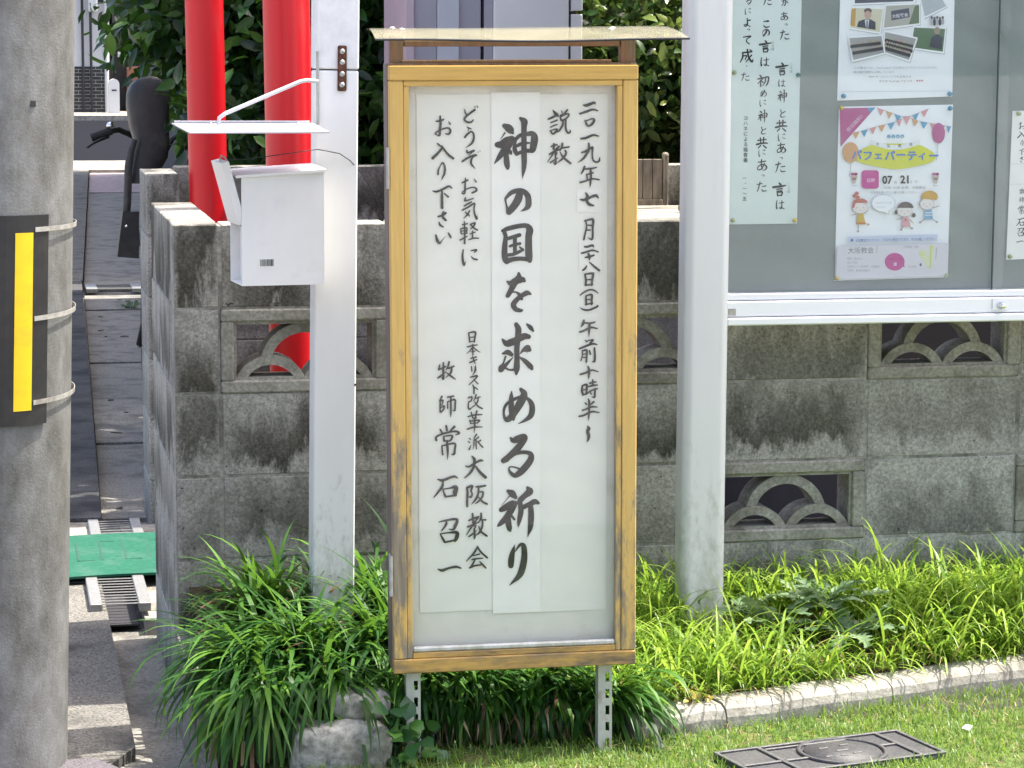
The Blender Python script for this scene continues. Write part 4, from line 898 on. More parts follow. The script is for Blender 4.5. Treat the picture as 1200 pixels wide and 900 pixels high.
for c, i in SIGN_LIST:
    gx = np.mean([p[0] for s_ in GLY[c][i] for p in s_]); gy = np.mean([p[1] for s_ in GLY[c][i] for p in s_])
    key = 'date' if gx > 672 else 'head' if gx > 636 else 'title' if gx > 576 else ('greet' if gy < 340 else 'church') if gx > 538 or (gx > 536 and gy < 340) else ('enter' if gy < 340 else 'name')
    for st in GLY[c][i]:
        lay += 1; y = PY-0.0032-0.000004*(lay % 60)
        brush(cols.setdefault(key, MB()), st, lambda x, yy, l: (lambda q: (q[0], y, q[1]))(suv(x, yy, PY-0.003)), lay)
for k_ in cols: cols[k_].build('lettering', MT['ink'], sg)
# legs of slotted angle
def slot_leg(px, label=None):
    x, _ = suv(px, 790); m = MB(); w, t_ = 0.030, 0.0025; y0 = 0.030
    zt, zb = SH*0.6, -0.24
    m2 = MB(); pitch = 0.036; sl_h = 0.020; sw_ = 0.0085
    x0, x1 = x-w/2, x+w/2; xs0, xs1 = x+0.001, x+0.001+sw_
    m.box((x0, y0, zb), (xs0, y0+t_, 0.0035)); m.box((xs1, y0, zb), (x1, y0+t_, 0.0035))
    z = zb
    while z < 0.0: m.box((xs0, y0, z), (xs1, y0+t_, min(0.0035, z+pitch-sl_h))); z += pitch
    m.box((x0, y0+t_, zb), (x0+t_, y0+0.030, 0.0035))
    return m.build('slotted_leg', MT['paintsteel'], sg)
slot_leg(486.5); slot_leg(712.5)
# roof: posts, rail, bent clear sheet
for px, wd in ((464, 0.027), (734.5, 0.030)):
    x, z = suv(px, 60, 0.05); m = MB(); m.box((x-wd/2, 0.035, SH+0.0045), (x+wd/2, 0.065, SH+0.062), 0.001); m.build('roof_post', MT['brownwood'], sg)
x0, _ = suv(473, 50, 0.05); x1, _ = suv(725, 50, 0.05)
m = MB(); m.box((x0, 0.038, SH+0.038), (x1, 0.062, SH+0.050), 0.001); m.build('roof_rail', MT['brownwood'], sg)
m = MB(); m.box((-hw+0.03, 0.03, SH+0.0045), (hw-0.05, 0.07, SH+0.011), 0.001); m.build('top_cleat', MT['brownwood'], sg)
fx0, fz = suv(440, 47, -0.085); fx1, fz1 = suv(808, 46, -0.085); bx0, bz = suv(428, 36, 0.16); bx1, bz1 = suv(776, 31.5, 0.16)
def roof_fn(off):
    def f(u, v):
        x = (fx0+(fx1-fx0)*u)*(1-v)+(bx0+(bx1-bx0)*u)*v; z = (fz+(fz1-fz)*u)*(1-v)+(bz+(bz1-bz)*u)*v
        z += 0.010*math.sin(math.pi*v)*(1-0.5*u) - 0.003*math.sin(math.pi*u)*(1-v) + 0.0012*math.sin(9*u)*(1-v)
        return (x, -0.085+0.245*v, z+off)
    return f
m = MB(); m.grid(roof_fn(0.0), 40, 8); m.grid(roof_fn(0.0025), 40, 8)
rs = m.build('roof_sheet', MT['roofsheet'], sg)
m = MB(); f = roof_fn(0.001); m.tube([Vector(f(i/40, 0))+Vector((0, -0.001, 0)) for i in range(41)], 0.0024, 6); m.build('sheet_edge', MT['darkgap'], rs)
for u, v in ((0.10, 0.45), (0.075, 0.6), (0.785, 0.5), (0.80, 0.62)):
    p = Vector(roof_fn(0.0026)(u, v)); m = MB(); m.lathe([(0.006, 0), (0.005, 0.002), (0.002, 0.0035), (0, 0.0035)], p, 12); m.build('screw_cap', MT['paintsteel'], rs)

# ================================================================== NOTICES INSIDE THE BULLETIN BOARD
FYP = FY+0.0445                                   # felt surface
def bpt(px, py, y=FYP-0.002): p = atY(px, py, y); return p[0], p[2]
def sheet4(name, pts, mat, y, thick=0.0004, bow=0.0):
    (ax, az), (bx_, bz_), (cx, cz), (dx, dz_) = [bpt(*q, y) for q in pts]      # TL TR BR BL
    def f(u, v):
        x = (ax*(1-u)+bx_*u)*(1-v)+(dx*(1-u)+cx*u)*v; z = (az*(1-u)+bz_*u)*(1-v)+(dz_*(1-u)+cz*u)*v
        return (x, y-bow*math.sin(math.pi*u)*math.sin(math.pi*v), z)
    return MB().grid(f, 10, 10)
def pin(par, px, py, mat, y):
    x, z = bpt(px, py, y); Mx = Matrix.Translation((x, y-0.0004, z)) @ Matrix.Rotation(R(90), 4, 'X')
    m = MB(); m.lathe([(0.0052, 0), (0.0055, 0.003), (0.0035, 0.005), (0.0045, 0.009), (0, 0.0092)], (0, 0, 0), 14, Mx); m.build('push_pin', mat, par)
PINS = {'y': simple('yellow_pin', (0.62, 0.45, 0.03), 0.35), 'b': simple('blue_pin', (0.04, 0.27, 0.42), 0.35), 'g': simple('green_pin', (0.02, 0.18, 0.12), 0.35), 'p': simple('pale_green_pin', (0.40, 0.44, 0.22), 0.35)}
# 1 tall brush-written scripture sheet
YN = FYP-0.0015
n1 = wthing('notice_paper', 'long pale green sheet of brush-written scripture pinned beside the silver post', 'notice', (1.79, YN, 1.07))
sheet4('sheet', [(859.5, -70), (941, -70), (934, 262), (853.5, 263)], MT['washi'], YN).build('sheet', MT['washi'], n1)
ln = MB(); LAY = [0]
def put(ch, cx, cy, h, w=None, idx=0, mbx_=None, boldness=1.0, yb=YN-0.0006):
    st = GLY[ch][idx]; xs = [p[0] for s_ in st for p in s_]; ys = [p[1] for s_ in st for p in s_]
    if len(ch) == 2: x0, x1, y0, y1 = 0, 100, 0, 100
    else: x0, x1, y0, y1 = min(xs), max(xs), min(ys), max(ys)
    k = h/(max(y1-y0, 1e-6) if len(ch) == 1 and y1-y0 > (x1-x0)*0.5 else max(x1-x0, 1e-6)); kx = k if w is None else w/(x1-x0)
    for s_ in st:
        LAY[0] += 1; yy = yb-0.000003*(LAY[0] % 50)
        brush(mbx_, [(cx+(x-(x0+x1)/2)*kx, cy+(y-(y0+y1)/2)*k, wd*k*boldness) for x, y, wd in s_], lambda x, z, l: (lambda q: (q[0], yy, q[1]))(bpt(x, z, yb)), 0)
col1 = [('sが',920,3,9),('sあ',919,19,9.5),('sっ',921,28.5,5),('sた',919.5,41,11),('s言',916.5,81,14.5),('sは',916,97.5,9),('神',916.5,113,16),('sと',916.5,133,9.5),('s共',915.5,147.5,13),('に',916,161,8.5),('sあ',915.5,173.5,12),('sっ',915.5,185,5),('sた',914.5,196,12),('s言',913.5,222,15.5),('sは',914,240,11)]
col2 = [('sた',899.5,1,10),('sこ',897.5,28,9.5),('の',897.5,38.5,7.5),('s言',897,54.5,14),('sは',896,72.5,11),('s初',894.5,94.5,13),('め',894.5,109.5,8.5),('に',894,121,7.5),('神',893.5,136.5,16),('sと',894,153,9),('s共',893,167.5,12.5),('に',893,179.5,8),('sあ',893,193.5,13),('sっ',894,205.5,5),('sた',892.5,219,11.5)]
col3 = [('る',877.5,1,8),('に',876.5,13.5,7),('sよ',875.5,26.5,10),('sっ',877,34.5,5),('sて',875.5,46.5,10.5),('s成',875,65.5,15),('s・',875,77.5,6),('sた',873.5,90,9.5)]
for cl in (col1, col2, col3):
    ln = MB()
    for c, x, y, h in cl: put(c, x, y, h, mbx_=ln, boldness=0.85 if len(c) == 1 else 1.25)
    ln.build('lettering', MT['ink'], n1)
# printed words: Blender's own fallback face carries the Japanese glyphs
def glyphs(txt, bold=0.0):
    cu = bpy.data.curves.new('t', 'FONT'); cu.body = txt; cu.size = 1.0; cu.offset = bold; cu.align_x = 'LEFT'; cu.resolution_u = 3
    o = bpy.data.objects.new('t', cu); COL.objects.link(o); dg = bpy.context.evaluated_depsgraph_get(); me = bpy.data.meshes.new_from_object(o.evaluated_get(dg))
    v = [(p.co.x, p.co.y) for p in me.vertices]; f = [tuple(p.vertices) for p in me.polygons]
    bpy.data.objects.remove(o); bpy.data.curves.remove(cu); bpy.data.meshes.remove(me); return v, f
class Print:
    """flat printed artwork: coloured shapes, each a hair above the one before"""
    def __init__(s, y): s.mb = MB(); s.cols = []; s.y = y; s.k = 0
    def raw(s, pts, faces, col):
        s.k += 1; y = s.y-0.000035*s.k
        s.mb.add([(lambda q: (q[0], y, q[1]))(bpt(px, py, s.y)) for px, py in pts], faces); s.cols += [col]*len(pts)
    def poly(s, pts, col): s.raw(pts, [list(range(len(pts)))], col)
    def ell(s, cx, cy, rx, ry, col, n=28, a0=0, a1=360, rot=0):
        c, sn = math.cos(R(rot)), math.sin(R(rot)); pts = []
        for k in range(n + (0 if a1-a0 == 360 else 1)):
            w = R(a0+(a1-a0)*k/n); x, y = rx*math.cos(w), ry*math.sin(w); pts.append((cx+x*c-y*sn, cy+x*sn+y*c))
        s.poly(pts, col)
    def line(s, pts, w, col):
        for a, b in zip(pts[:-1], pts[1:]):
            dx, dy = b[0]-a[0], b[1]-a[1]; l = math.hypot(dx, dy) or 1; nx, ny = -dy/l*w/2, dx/l*w/2
            s.poly([(a[0]+nx, a[1]+ny), (b[0]+nx, b[1]+ny), (b[0]-nx, b[1]-ny), (a[0]-nx, a[1]-ny)], col)
    def text(s, txt, x, y, size, col, bold=0.0, width=None, vert=False, skew=0.0, ang=0.0):
        """x, y: left end of the base line (or top centre of a column)"""
        if vert:
            for i, ch in enumerate(txt): 
                v, f = glyphs(ch, bold)
                if f: 
                    w_ = max(p[0] for p in v); s.raw([(x+(p[0]-w_/2)*size, y+i*size*1.1-p[1]*size+size*0.8) for p in v], f, col)
            return
        v, f = glyphs(txt, bold)
        if not f: return
        w_ = max(p[0] for p in v); kx = width/w_ if width else size; c, sn = math.cos(R(ang)), math.sin(R(ang))
        P = [(p[0]*kx+p[1]*size*skew, -p[1]*size) for p in v]
        s.raw([(x+a*c-b*sn, y+a*sn+b*c) for a, b in P], f, col)
    def build(s, name, par):
        o = s.mb.build(name, MT['print'], par); ca = o.data.color_attributes.new('Col', 'FLOAT_COLOR', 'POINT')
        ca.data.foreach_set('color', [q for c in s.cols for q in (*c, 1.0)]); return o
pr = Print(YN-0.0005); INK = (0.05, 0.055, 0.05)
pr.text('ヨハネによる福音書', 873.5, 136, 5.6, INK, 0.012, vert=True)
for i, ch in enumerate('一・一〜五'): pr.text(ch, 872.5, 206.5+i*6.0, 5.4, INK, 0.012, vert=True)
for x, y in ((905.5, 48), (927, 74), (924, 215)): pr.text('ことば', x, y, 3.6, (0.12, 0.13, 0.12), 0.0, vert=True)
pr.build('small_print', n1)
for px, py, c in ((860, 85, 'p'), (935, 88, 'g'), (858.5, 258, 'p'), (931, 258, 'y')): pin(n1, px, py, PINS[c], YN)

# 2 poster with snapshots (upper)
n2 = wthing('poster', 'white church poster with overlapping snapshots, upper of the two in the board', 'poster', (2.11, YN, 1.37))
sheet4('sheet', [(986, -60), (1120, -60), (1116, 113), (981, 118)], MT['poster'], YN).build('sheet', MT['poster'], n2)
pr = Print(YN-0.0006); WHT = (0.84, 0.87, 0.88); DK = (0.035, 0.04, 0.045); GRY = (0.28, 0.30, 0.31)
def photo(pts, cols, border=1.6):
    cx = sum(p[0] for p in pts)/4; cy = sum(p[1] for p in pts)/4
    sh = [(p[0]+0.7, p[1]+0.9) for p in pts]; pr.poly(sh, (0.45, 0.48, 0.49)); pr.poly(pts, WHT)
    inn = [(cx+(p[0]-cx)*0.93, cy+(p[1]-cy)*0.86) for p in pts]; pr.poly(inn, cols); return inn
photo([(1000, -20), (1074, -22), (1073, 3), (999, 6)], (0.09, 0.10, 0.13))
photo([(1076, -12), (1104, -4), (1110, 8), (1083, 22)], (0.42, 0.47, 0.49))
# portrait
photo([(1000, 7), (1036, 9), (1032, 40), (995, 34)], (0.60, 0.58, 0.42)); pr.poly([(998, 10), (1003, 10), (1002, 31), (996.5, 30)], (0.50, 0.32, 0.08))
pr.poly([(1004, 31.5), (1006, 25), (1013, 22.5), (1020, 22.5), (1026, 26), (1026, 35)], (0.035, 0.04, 0.06)); pr.ell(1017, 16.5, 4.2, 6.2, (0.46, 0.31, 0.24)); pr.ell(1017, 12.6, 4.6, 3.2, (0.07, 0.05, 0.045)); pr.ell(1017, 17.5, 3.6, 4.8, (0.50, 0.34, 0.27))
pr.poly([(1013.2, 23), (1018.6, 23), (1017.2, 32.5), (1014.6, 32)], (0.62, 0.64, 0.68)); pr.poly([(1015.4, 24), (1016.8, 24), (1016.8, 32), (1015, 32)], (0.06, 0.08, 0.22))
# stone sign
photo([(1037, 5), (1078, 3), (1078, 29), (1034, 35)], (0.40, 0.40, 0.34)); pr.poly([(1044, 13), (1065, 9.5), (1066, 20), (1044.5, 24)], (0.055, 0.065, 0.10)); pr.text('大阪教会', 1045.5, 21, 4.6, (0.62, 0.64, 0.66), 0.02, 19, ang=-7); pr.poly([(1072, 7), (1077, 6), (1077, 27), (1065, 28.5)], (0.10, 0.16, 0.08))
# group photos and garden
photo([(1070, 30), (1109, 32), (1106, 63), (1066, 57)], (0.10, 0.17, 0.09)); pr.ell(1098, 36, 3.6, 4.4, (0.32, 0.25, 0.20)); pr.poly([(1089, 55), (1091, 44), (1098, 40), (1105, 44), (1103, 58)], (0.05, 0.055, 0.075))
def crowd(pts, rows, seed, rot):
    inn = photo(pts, (0.33, 0.34, 0.33)); r = random.Random(seed); a, b, c, d = inn
    for j in range(rows):
        for i in range(11):
            u = (i+0.5+0.4*(j % 2))/11.6; v = 0.28+0.62*j/rows
            x = (a[0]*(1-u)+b[0]*u)*(1-v)+(d[0]*(1-u)+c[0]*u)*v; y = (a[1]*(1-u)+b[1]*u)*(1-v)+(d[1]*(1-u)+c[1]*u)*v
            pr.ell(x, y+2.6, 1.9, 2.6, (0.03, 0.032, 0.035), 8); pr.ell(x, y-0.4, 1.15, 1.45, (r.uniform(.3, .5), r.uniform(.26, .4), r.uniform(.2, .34)), 8)
crowd([(1036, 35), (1075, 44), (1066, 73), (1035, 62)], 3, 1, 0); crowd([(993, 43), (1034, 40), (1037, 63), (998, 73)], 2, 2, 0)
for i in range(5):
    x = 1091+i*3.2; pr.ell(x, 25+(i % 2), 1.9, 4.2, (0.05, 0.05, 0.06) if i % 2 else (0.4, 0.42, 0.45), 10); pr.ell(x, 20.5+(i % 2), 1.4, 1.7, (0.12, 0.10, 0.09), 10)
pr.text('この教会では、YouTubeにて礼拝の', 999, 80.5, 3.0, GRY, 0.0, 60); pr.text('ようすをごらんいただけます', 1060, 80.3, 3.0, GRY, 0.0, 37)
pr.text('毎日曜の説教も公開しています', 999, 85.5, 3.0, GRY, 0.0, 48)
pr.text('※※※ ホームページでもお知らせ', 1017, 91.0, 3.2, (0.18, 0.19, 0.2), 0.0, 50)
pr.text('または YouTube でどうぞ', 1029, 96.2, 3.2, (0.18, 0.19, 0.2), 0.0, 39)
for i in range(3): pr.ell(1074+i*2.8, 94.5, 1.0, 1.0, (0.55, 0.08, 0.12), 10)
pr.line([(985, 107.5), (1112, 106.5)], 0.5, (0.50, 0.58, 0.62))
pr.build('print', n2)
for px, py, c in ((988, 112.5, 'b'), (1112.5, 110, 'b')): pin(n2, px, py, PINS[c], YN)

# 3 parfait party poster (lower)
n3 = wthing('poster', 'colourful children\'s party poster with bunting and balloons, lower of the two in the board', 'poster', (2.11, YN, 0.94))
sheet4('sheet', [(983, 125), (1117, 122.5), (1110, 325), (978, 329)], MT['poster'], YN-0.0002, bow=0.0008).build('sheet', MT['poster'], n3)
pr = Print(YN-0.0016); PK = (0.42, 0.085, 0.24); OR = (0.60, 0.33, 0.14); BL = (0.10, 0.32, 0.50); SA = (0.62, 0.30, 0.30); YL = (0.60, 0.62, 0.04); LN = (0.16, 0.15, 0.15)
pr.poly([(984, 127), (1026, 126), (985, 172)], PK); pr.poly([(1016, 126.3), (1026, 126), (1020, 132.5)], BL)
pr.text('参加無料！', 994, 155, 5.2, (0.60, 0.42, 0.52), 0.02, 25, ang=-46)
def flags(pts, cols, s=6.0):
    pr.line(pts, 0.5, (0.42, 0.38, 0.36))
    for i, (x, y) in enumerate(pts[:-1]): 
        x2, y2 = pts[i+1]; ax, ay = x+(x2-x)*.1, y+(y2-y)*.1; bx_, by_ = x+(x2-x)*.9, y+(y2-y)*.9
        pr.poly([(ax, ay), (bx_, by_), ((ax+bx_)/2-0.2, (ay+by_)/2+s*1.35)], cols[i % len(cols)])
flags([(1027, 126), (1037, 129.5), (1047, 133), (1057, 136.5), (1068, 136), (1078, 131.5), (1089, 127)], [SA, OR, BL, SA, BL, SA])
flags([(998, 156), (1008, 154), (1018, 151), (1028, 148), (1038.5, 145.5), (1050, 142.5), (1058, 138), (1067, 138.5), (1077, 142), (1088, 144), (1099, 146), (1108, 147.5), (1115, 148.5)], [OR, BL, SA, OR, BL, SA, SA, OR, BL, SA, PK, BL])
for i in range(4): pr.ell(1041.5+i*5.2, 159.8, 2.2, 2.2, BL, 18); pr.text('こども会!'[i], 1040+i*5.2, 161.3, 3.0, (0.75, 0.8, 0.82), 0.01)
# yellow splash, ribbon, balloons
pts = []
for k in range(40):
    w = 2*math.pi*k/40; pts.append((1049+47*math.cos(w)*(1+0.03*math.sin(3*w)), 182.5+15*math.sin(w)*(1+0.05*math.sin(5*w))))
pr.poly(pts, YL)
rb = [(1020+58*k/12, 163.5+6.5*math.sin(math.pi*k/12)) for k in range(13)]
pr.raw(rb+[(x, y+5.5) for x, y in rb], [(i, i+1, 14+i, 13+i) for i in range(12)], (0.72, 0.75, 0.77))
for i, ch in enumerate('大阪教会'): pr.text(ch, 1026+13*i, (170.5, 172.6, 172.4, 170.5)[i], 4.2, INK, 0.01)
pr.ell(996.5, 178.5, 9.5, 12, OR); pr.line([(997, 190.5), (996, 200), (994.5, 207)], 0.35, LN); pr.ell(1099.5, 156, 7.6, 12, PK); pr.line([(1098, 168), (1098, 178), (1097, 188)], 0.35, LN)
for i, ch in enumerate('パフェパーティー'): pr.text(ch, 997.5+12.9*i, 186.4 + (0.6 if i % 2 else -0.3), 12.4 if ch not in 'ェィ' else 11, (0.085, 0.19, 0.52), 0.035)
# date box
bx_ = []
for cx, cy, a in ((1026, 217.5, 0), (1013, 217.5, 90), (1013, 203, 180), (1026, 203, 270)):
    for k in range(6): w = R(a+18*k); bx_.append((cx+3.5*math.cos(w), cy+3.5*math.sin(w)))
pr.poly(bx_, (0.50, 0.07, 0.28)); pr.text('日時', 1015, 213.2, 5.2, (0.75, 0.6, 0.7), 0.01)
pr.text('07', 1033.5, 215, 12.8, (0.03, 0.032, 0.04), 0.028, 12.2); pr.text('月', 1047, 215, 3.8, LN); pr.text('21', 1054.5, 214.6, 12.8, (0.03, 0.032, 0.04), 0.028, 10); pr.text('日（日）', 1066, 214.4, 3.8, GRY, 0, 9.5)
pr.text('13:00-15:00 会場：大阪教会', 1034.5, 221, 3.6, GRY, 0.0, 50); pr.text('〜お友達を誘ってご一緒にお越しください〜', 1017, 226.6, 3.4, GRY, 0.0, 60)
for cx in (1000.5, 1096):           # parfait glasses
    cy = 204; pr.ell(cx-1.8, cy, 2.3, 1.8, PK, 12); pr.ell(cx+1.8, cy, 2.3, 1.8, (0.25, 0.05, 0.10), 12); pr.poly([(cx-4, cy+2), (cx+4, cy+2), (cx+1.4, cy+11), (cx-1.4, cy+11)], (0.50, 0.42, 0.38)); pr.poly([(cx-2.6, cy+4.2), (cx+2.6, cy+4.2), (cx+1.8, cy+7), (cx-1.8, cy+7)], (0.30, 0.17, 0.13)); pr.line([(cx-3, cy+13.5), (cx+3, cy+13.5)], 0.6, (0.5, 0.53, 0.55))
SK = (0.74, 0.70, 0.66)
def limb(a, b, foot=True): pr.line([a, b], 0.8, (0.30, 0.24, 0.22)); pr.ell(b[0], b[1], 1.5, 1.3, (0.36, 0.33, 0.32) if foot else SK, 10)
def face(cx, cy, rx, ry):
    pr.ell(cx, cy, rx+0.5, ry+0.5, (0.36, 0.30, 0.28)); pr.ell(cx, cy, rx, ry, SK)
    for s_ in (-1, 1): pr.ell(cx+s_*rx*0.42, cy-0.3, 0.5, 0.7, LN, 8); pr.ell(cx+s_*rx*0.58, cy+1.6, 1.1, 0.7, (0.70, 0.52, 0.50), 10)
    pr.ell(cx, cy+2.4, 1.3, 0.8, (0.52, 0.25, 0.24), 10, 0, 180)
# girl with a bun
for a, b in (((1003, 251), (997.5, 252)), ((1012, 250), (1017.5, 246))): limb(a, b, False)
limb((1005.5, 262), (1005, 271)); limb((1012, 261), (1017, 263))
pr.poly([(1005, 250), (1011, 250), (1014, 262.5), (1003, 262)], (0.56, 0.40, 0.07)); pr.poly([(1003.2, 260), (1013.6, 260.6), (1014, 263), (1003, 262.6)], (0.50, 0.19, 0.06))
face(1007.5, 243.5, 9.0, 6.4); pr.ell(1007.5, 237.6, 8.8, 5.2, (0.46, 0.12, 0.08), 20, 180, 360); pr.poly([(998.6, 237), (1003, 235), (1000.5, 243.5), (998, 243)], (0.46, 0.12, 0.08))
for x, y in ((1001, 229.5), (1003.5, 226.5), (1004.5, 231)): pr.ell(x, y, 2.4, 2.2, (0.46, 0.12, 0.08), 12)
# girl with plaits
limb((1056.5, 256), (1049.5, 257), False); limb((1065, 256), (1069.5, 261.5), False); limb((1058, 265), (1055.5, 269)); limb((1064.5, 265), (1068, 267.5))
pr.poly([(1057.5, 254), (1063.5, 254), (1066.5, 265.5), (1055.5, 265)], (0.62, 0.33, 0.36)); pr.ell(1060.5, 257.5, 1.3, 1.3, (0.50, 0.08, 0.10), 10)
face(1059.5, 247.5, 8.6, 6.0); pr.ell(1060.5, 243.6, 9.4, 7.2, (0.10, 0.075, 0.07), 20, 180, 360); pr.ell(1049.5, 248.5, 2.0, 2.8, (0.10, 0.075, 0.07), 12); pr.ell(1070, 252, 2.3, 2.8, (0.10, 0.075, 0.07), 12)
# boy jumping
limb((1083, 244), (1074.5, 238), False); limb((1091, 244), (1100, 241), False); limb((1084, 256), (1077.5, 260.5)); limb((1091, 256), (1097, 260))
pr.poly([(1083.5, 245), (1091, 245), (1092.5, 257), (1082, 257)], (0.17, 0.36, 0.52)); 
for yy in (248.5, 251.5): pr.poly([(1083, yy), (1091.6, yy), (1091.7, yy+1.1), (1082.9, yy+1.1)], (0.60, 0.70, 0.75))
face(1085.5, 239, 8.0, 6.4); pr.ell(1088.5, 230.5, 9.6, 7.2, (0.56, 0.34, 0.07), 24, 160, 390)
# bubble
pr.ell(1034.5, 238, 14, 10.2, (0.42, 0.44, 0.47), 36); pr.poly([(1032, 247.6), (1041.5, 251.5), (1040.5, 246)], (0.42, 0.44, 0.47)); pr.ell(1034.5, 238, 13.5, 9.7, (0.82, 0.85, 0.87), 36); pr.poly([(1032.6, 247), (1040.8, 250.6), (1040, 246)], (0.82, 0.85, 0.87))
pr.text('みんなでパフェを', 1026, 238.6, 2.8, GRY, 0.0, 18); pr.text('つくろう', 1026, 243.6, 2.8, GRY, 0.0, 10)
pr.poly([(993, 277.5), (1098, 275), (1097.5, 282), (993, 284.5)], (0.52, 0.58, 0.70))
pr.ell(997.5, 281.2, 2.0, 2.0, (0.06, 0.12, 0.33), 5); pr.text('大阪教会のイベント　どなたも参加できます。ぜひお越しください', 1002, 283.3, 4.2, (0.09, 0.13, 0.28), 0.012, 92, ang=-1.3)
pr.poly([(980.2, 288.5), (1111.0, 285), (1109.6, 323.5), (978.7, 327)], (0.63, 0.62, 0.66))
pr.text('大阪教会', 992.5, 296.5, 8.0, (0.12, 0.12, 0.13), 0.0, 30.5, ang=-1); pr.line([(1027, 287.5), (1026.6, 296.5)], 0.5, LN)
for i, (t_, w_) in enumerate((('牧師　常石召一', 18), ('日本キリスト改革派', 12), ('日本キリスト改革派　大阪教会', 38), ('礼拝：毎週日曜日', 26))): pr.text(t_, 992, 304+4.6*i, 3.0, GRY, 0.0, w_)
pr.ell(1047.5, 306.5, 11.6, 10.4, (0.48, 0.055, 0.26), 36); pr.poly([(1054, 312), (1059.5, 312.8), (1056.5, 306)], (0.48, 0.055, 0.26)); pr.text('お気軽にどうぞ', 1040, 304.5, 2.8, (0.30, 0.02, 0.14), 0.01, 16); pr.poly([(1046.5, 307.5), (1050, 307.3), (1049.8, 311.2), (1046.4, 311.4)], (0.62, 0.45, 0.55))
pr.text('大阪教会　地図', 1058, 290, 2.6, GRY, 0, 17); pr.ell(1080, 297, 3.6, 4.8, (0.62, 0.66, 0.32), 20); pr.line([(1090.5, 287), (1088.5, 314)], 5.0, (0.62, 0.66, 0.32)); pr.line([(1082, 300), (1088, 312)], 6, (0.63, 0.66, 0.42)); pr.line([(1090.5, 287), (1088.5, 314)], 0.6, (0.36, 0.40, 0.12)); pr.line([(1096.5, 290), (1095.5, 304)], 1.0, (0.40, 0.41, 0.42)); pr.ell(1077.8, 310, 1.3, 2.0, LN, 10); pr.text('出口4番', 1063, 313, 2.4, (0.4, 0.2, 0.3), 0, 9)
pr.build('print', n3)
for px, py, c in ((985.5, 126.5, 'y'), (1113, 127, 'b'), (980, 326, 'y'), (1107.5, 322, 'p')): pin(n3, px, py, PINS[c], YN-0.0004)
# 4 notice cut by the right edge
n4 = wthing('notice_paper', 'white brush-lettered notice at the right edge of the bulletin board', 'notice', (2.5, YN, 0.99))
sheet4('sheet', [(1186.5, 130), (1268, 128), (1262, 301), (1179, 304.5)], MT['paper2'], YN).build('sheet', MT['paper2'], n4)
ln = MB()
for c, i, x, y, h in (('お',0,1198,147,8),('入',0,1197.5,158,7),('り',1,1197.5,168,7),('下',0,1197.5,178,7),('さ',0,1197,187,6),('牧',0,1197.8,224,6),('師',0,1197.4,234.5,6.5),('常',0,1196.8,246.5,11),('石',0,1196.3,260,9),('召',0,1195.8,272,9.5),('一',1,1195.3,283,8.5)): put(c, x, y, h, None, i, ln, 1.0)
ln.build('brush_lettering', MT['ink'], n4)
pr = Print(YN-0.0005); pr.line([(1184.5, 192), (1266, 190.5)], 0.4, (0.55, 0.57, 0.58)); pr.line([(1183, 216), (1265, 214.5)], 0.4, (0.55, 0.57, 0.58)); pr.build('fold_lines', n4)
for px, py, c in ((1193, 133, 'p'), (1183, 300.5, 'p')): pin(n4, px, py, PINS[c], YN)

# ================================================================== BEHIND THE WALL
# lavender panel and white cabinet
lv = wthing('storage_shed', 'lavender and pale blue ribbed shed side standing behind the sign roof', 'shed', (1.44, 8.3, 0))
YL0 = 8.2
for (x0, x1, y, mt) in ((1.312, 1.342, 0.0, 'pinkish'), (1.3425, 1.418, 0.012, 'lavender'), (1.4185, 1.489, 0.0, 'lavlight'), (1.4895, 1.562, 0.012, 'lavender')):
    m = MB(); m.box((x0, YL0+y, 0.0), (x1, YL0+0.45, 2.35), 0.002); m.build('panel', MT[mt], lv)
m = MB(); m.box((1.30, YL0-0.02, 2.352), (1.575, YL0+0.5, 2.40), 0.004); m.build('roof', MT['lavender'], lv)
cb = wthing('cabinet', 'tall white metal cabinet standing beside the lavender shed behind the sign', 'cabinet', (1.74, 8.3, 0))
m = MB(); m.box((1.573, YL0+0.01, 0.0), (1.602, YL0+0.45, 2.2), 0.002); m.build('side_panel', MT['lavender'], cb)
m = MB(); m.box((1.6025, YL0, 0.0), (1.851, YL0+0.45, 2.2), 0.003); m.build('door', MT['cabinet'], cb)
m = MB(); m.box((1.8515, YL0+0.02, 0.0), (1.859, YL0+0.45, 2.2)); m.build('gap', MT['darkgap'], cb)
zc = float(atY(675, 13, YL0)[2])
m = MB(); m.box((1.8595, YL0+0.004, 0.0), (1.897, YL0+0.45, zc-0.010), 0.002); m.box((1.8595, YL0+0.004, zc+0.002), (1.897, YL0+0.45, 2.2), 0.002); m.build('side_door', MT['cabinet'], cb)
m = MB(); m.lathe([(0.012, 0), (0.011, 0.006), (0, 0.006)], (1.870, YL0+0.02, zc-0.010), 14); m.build('catch', MT['darkgap'], cb)
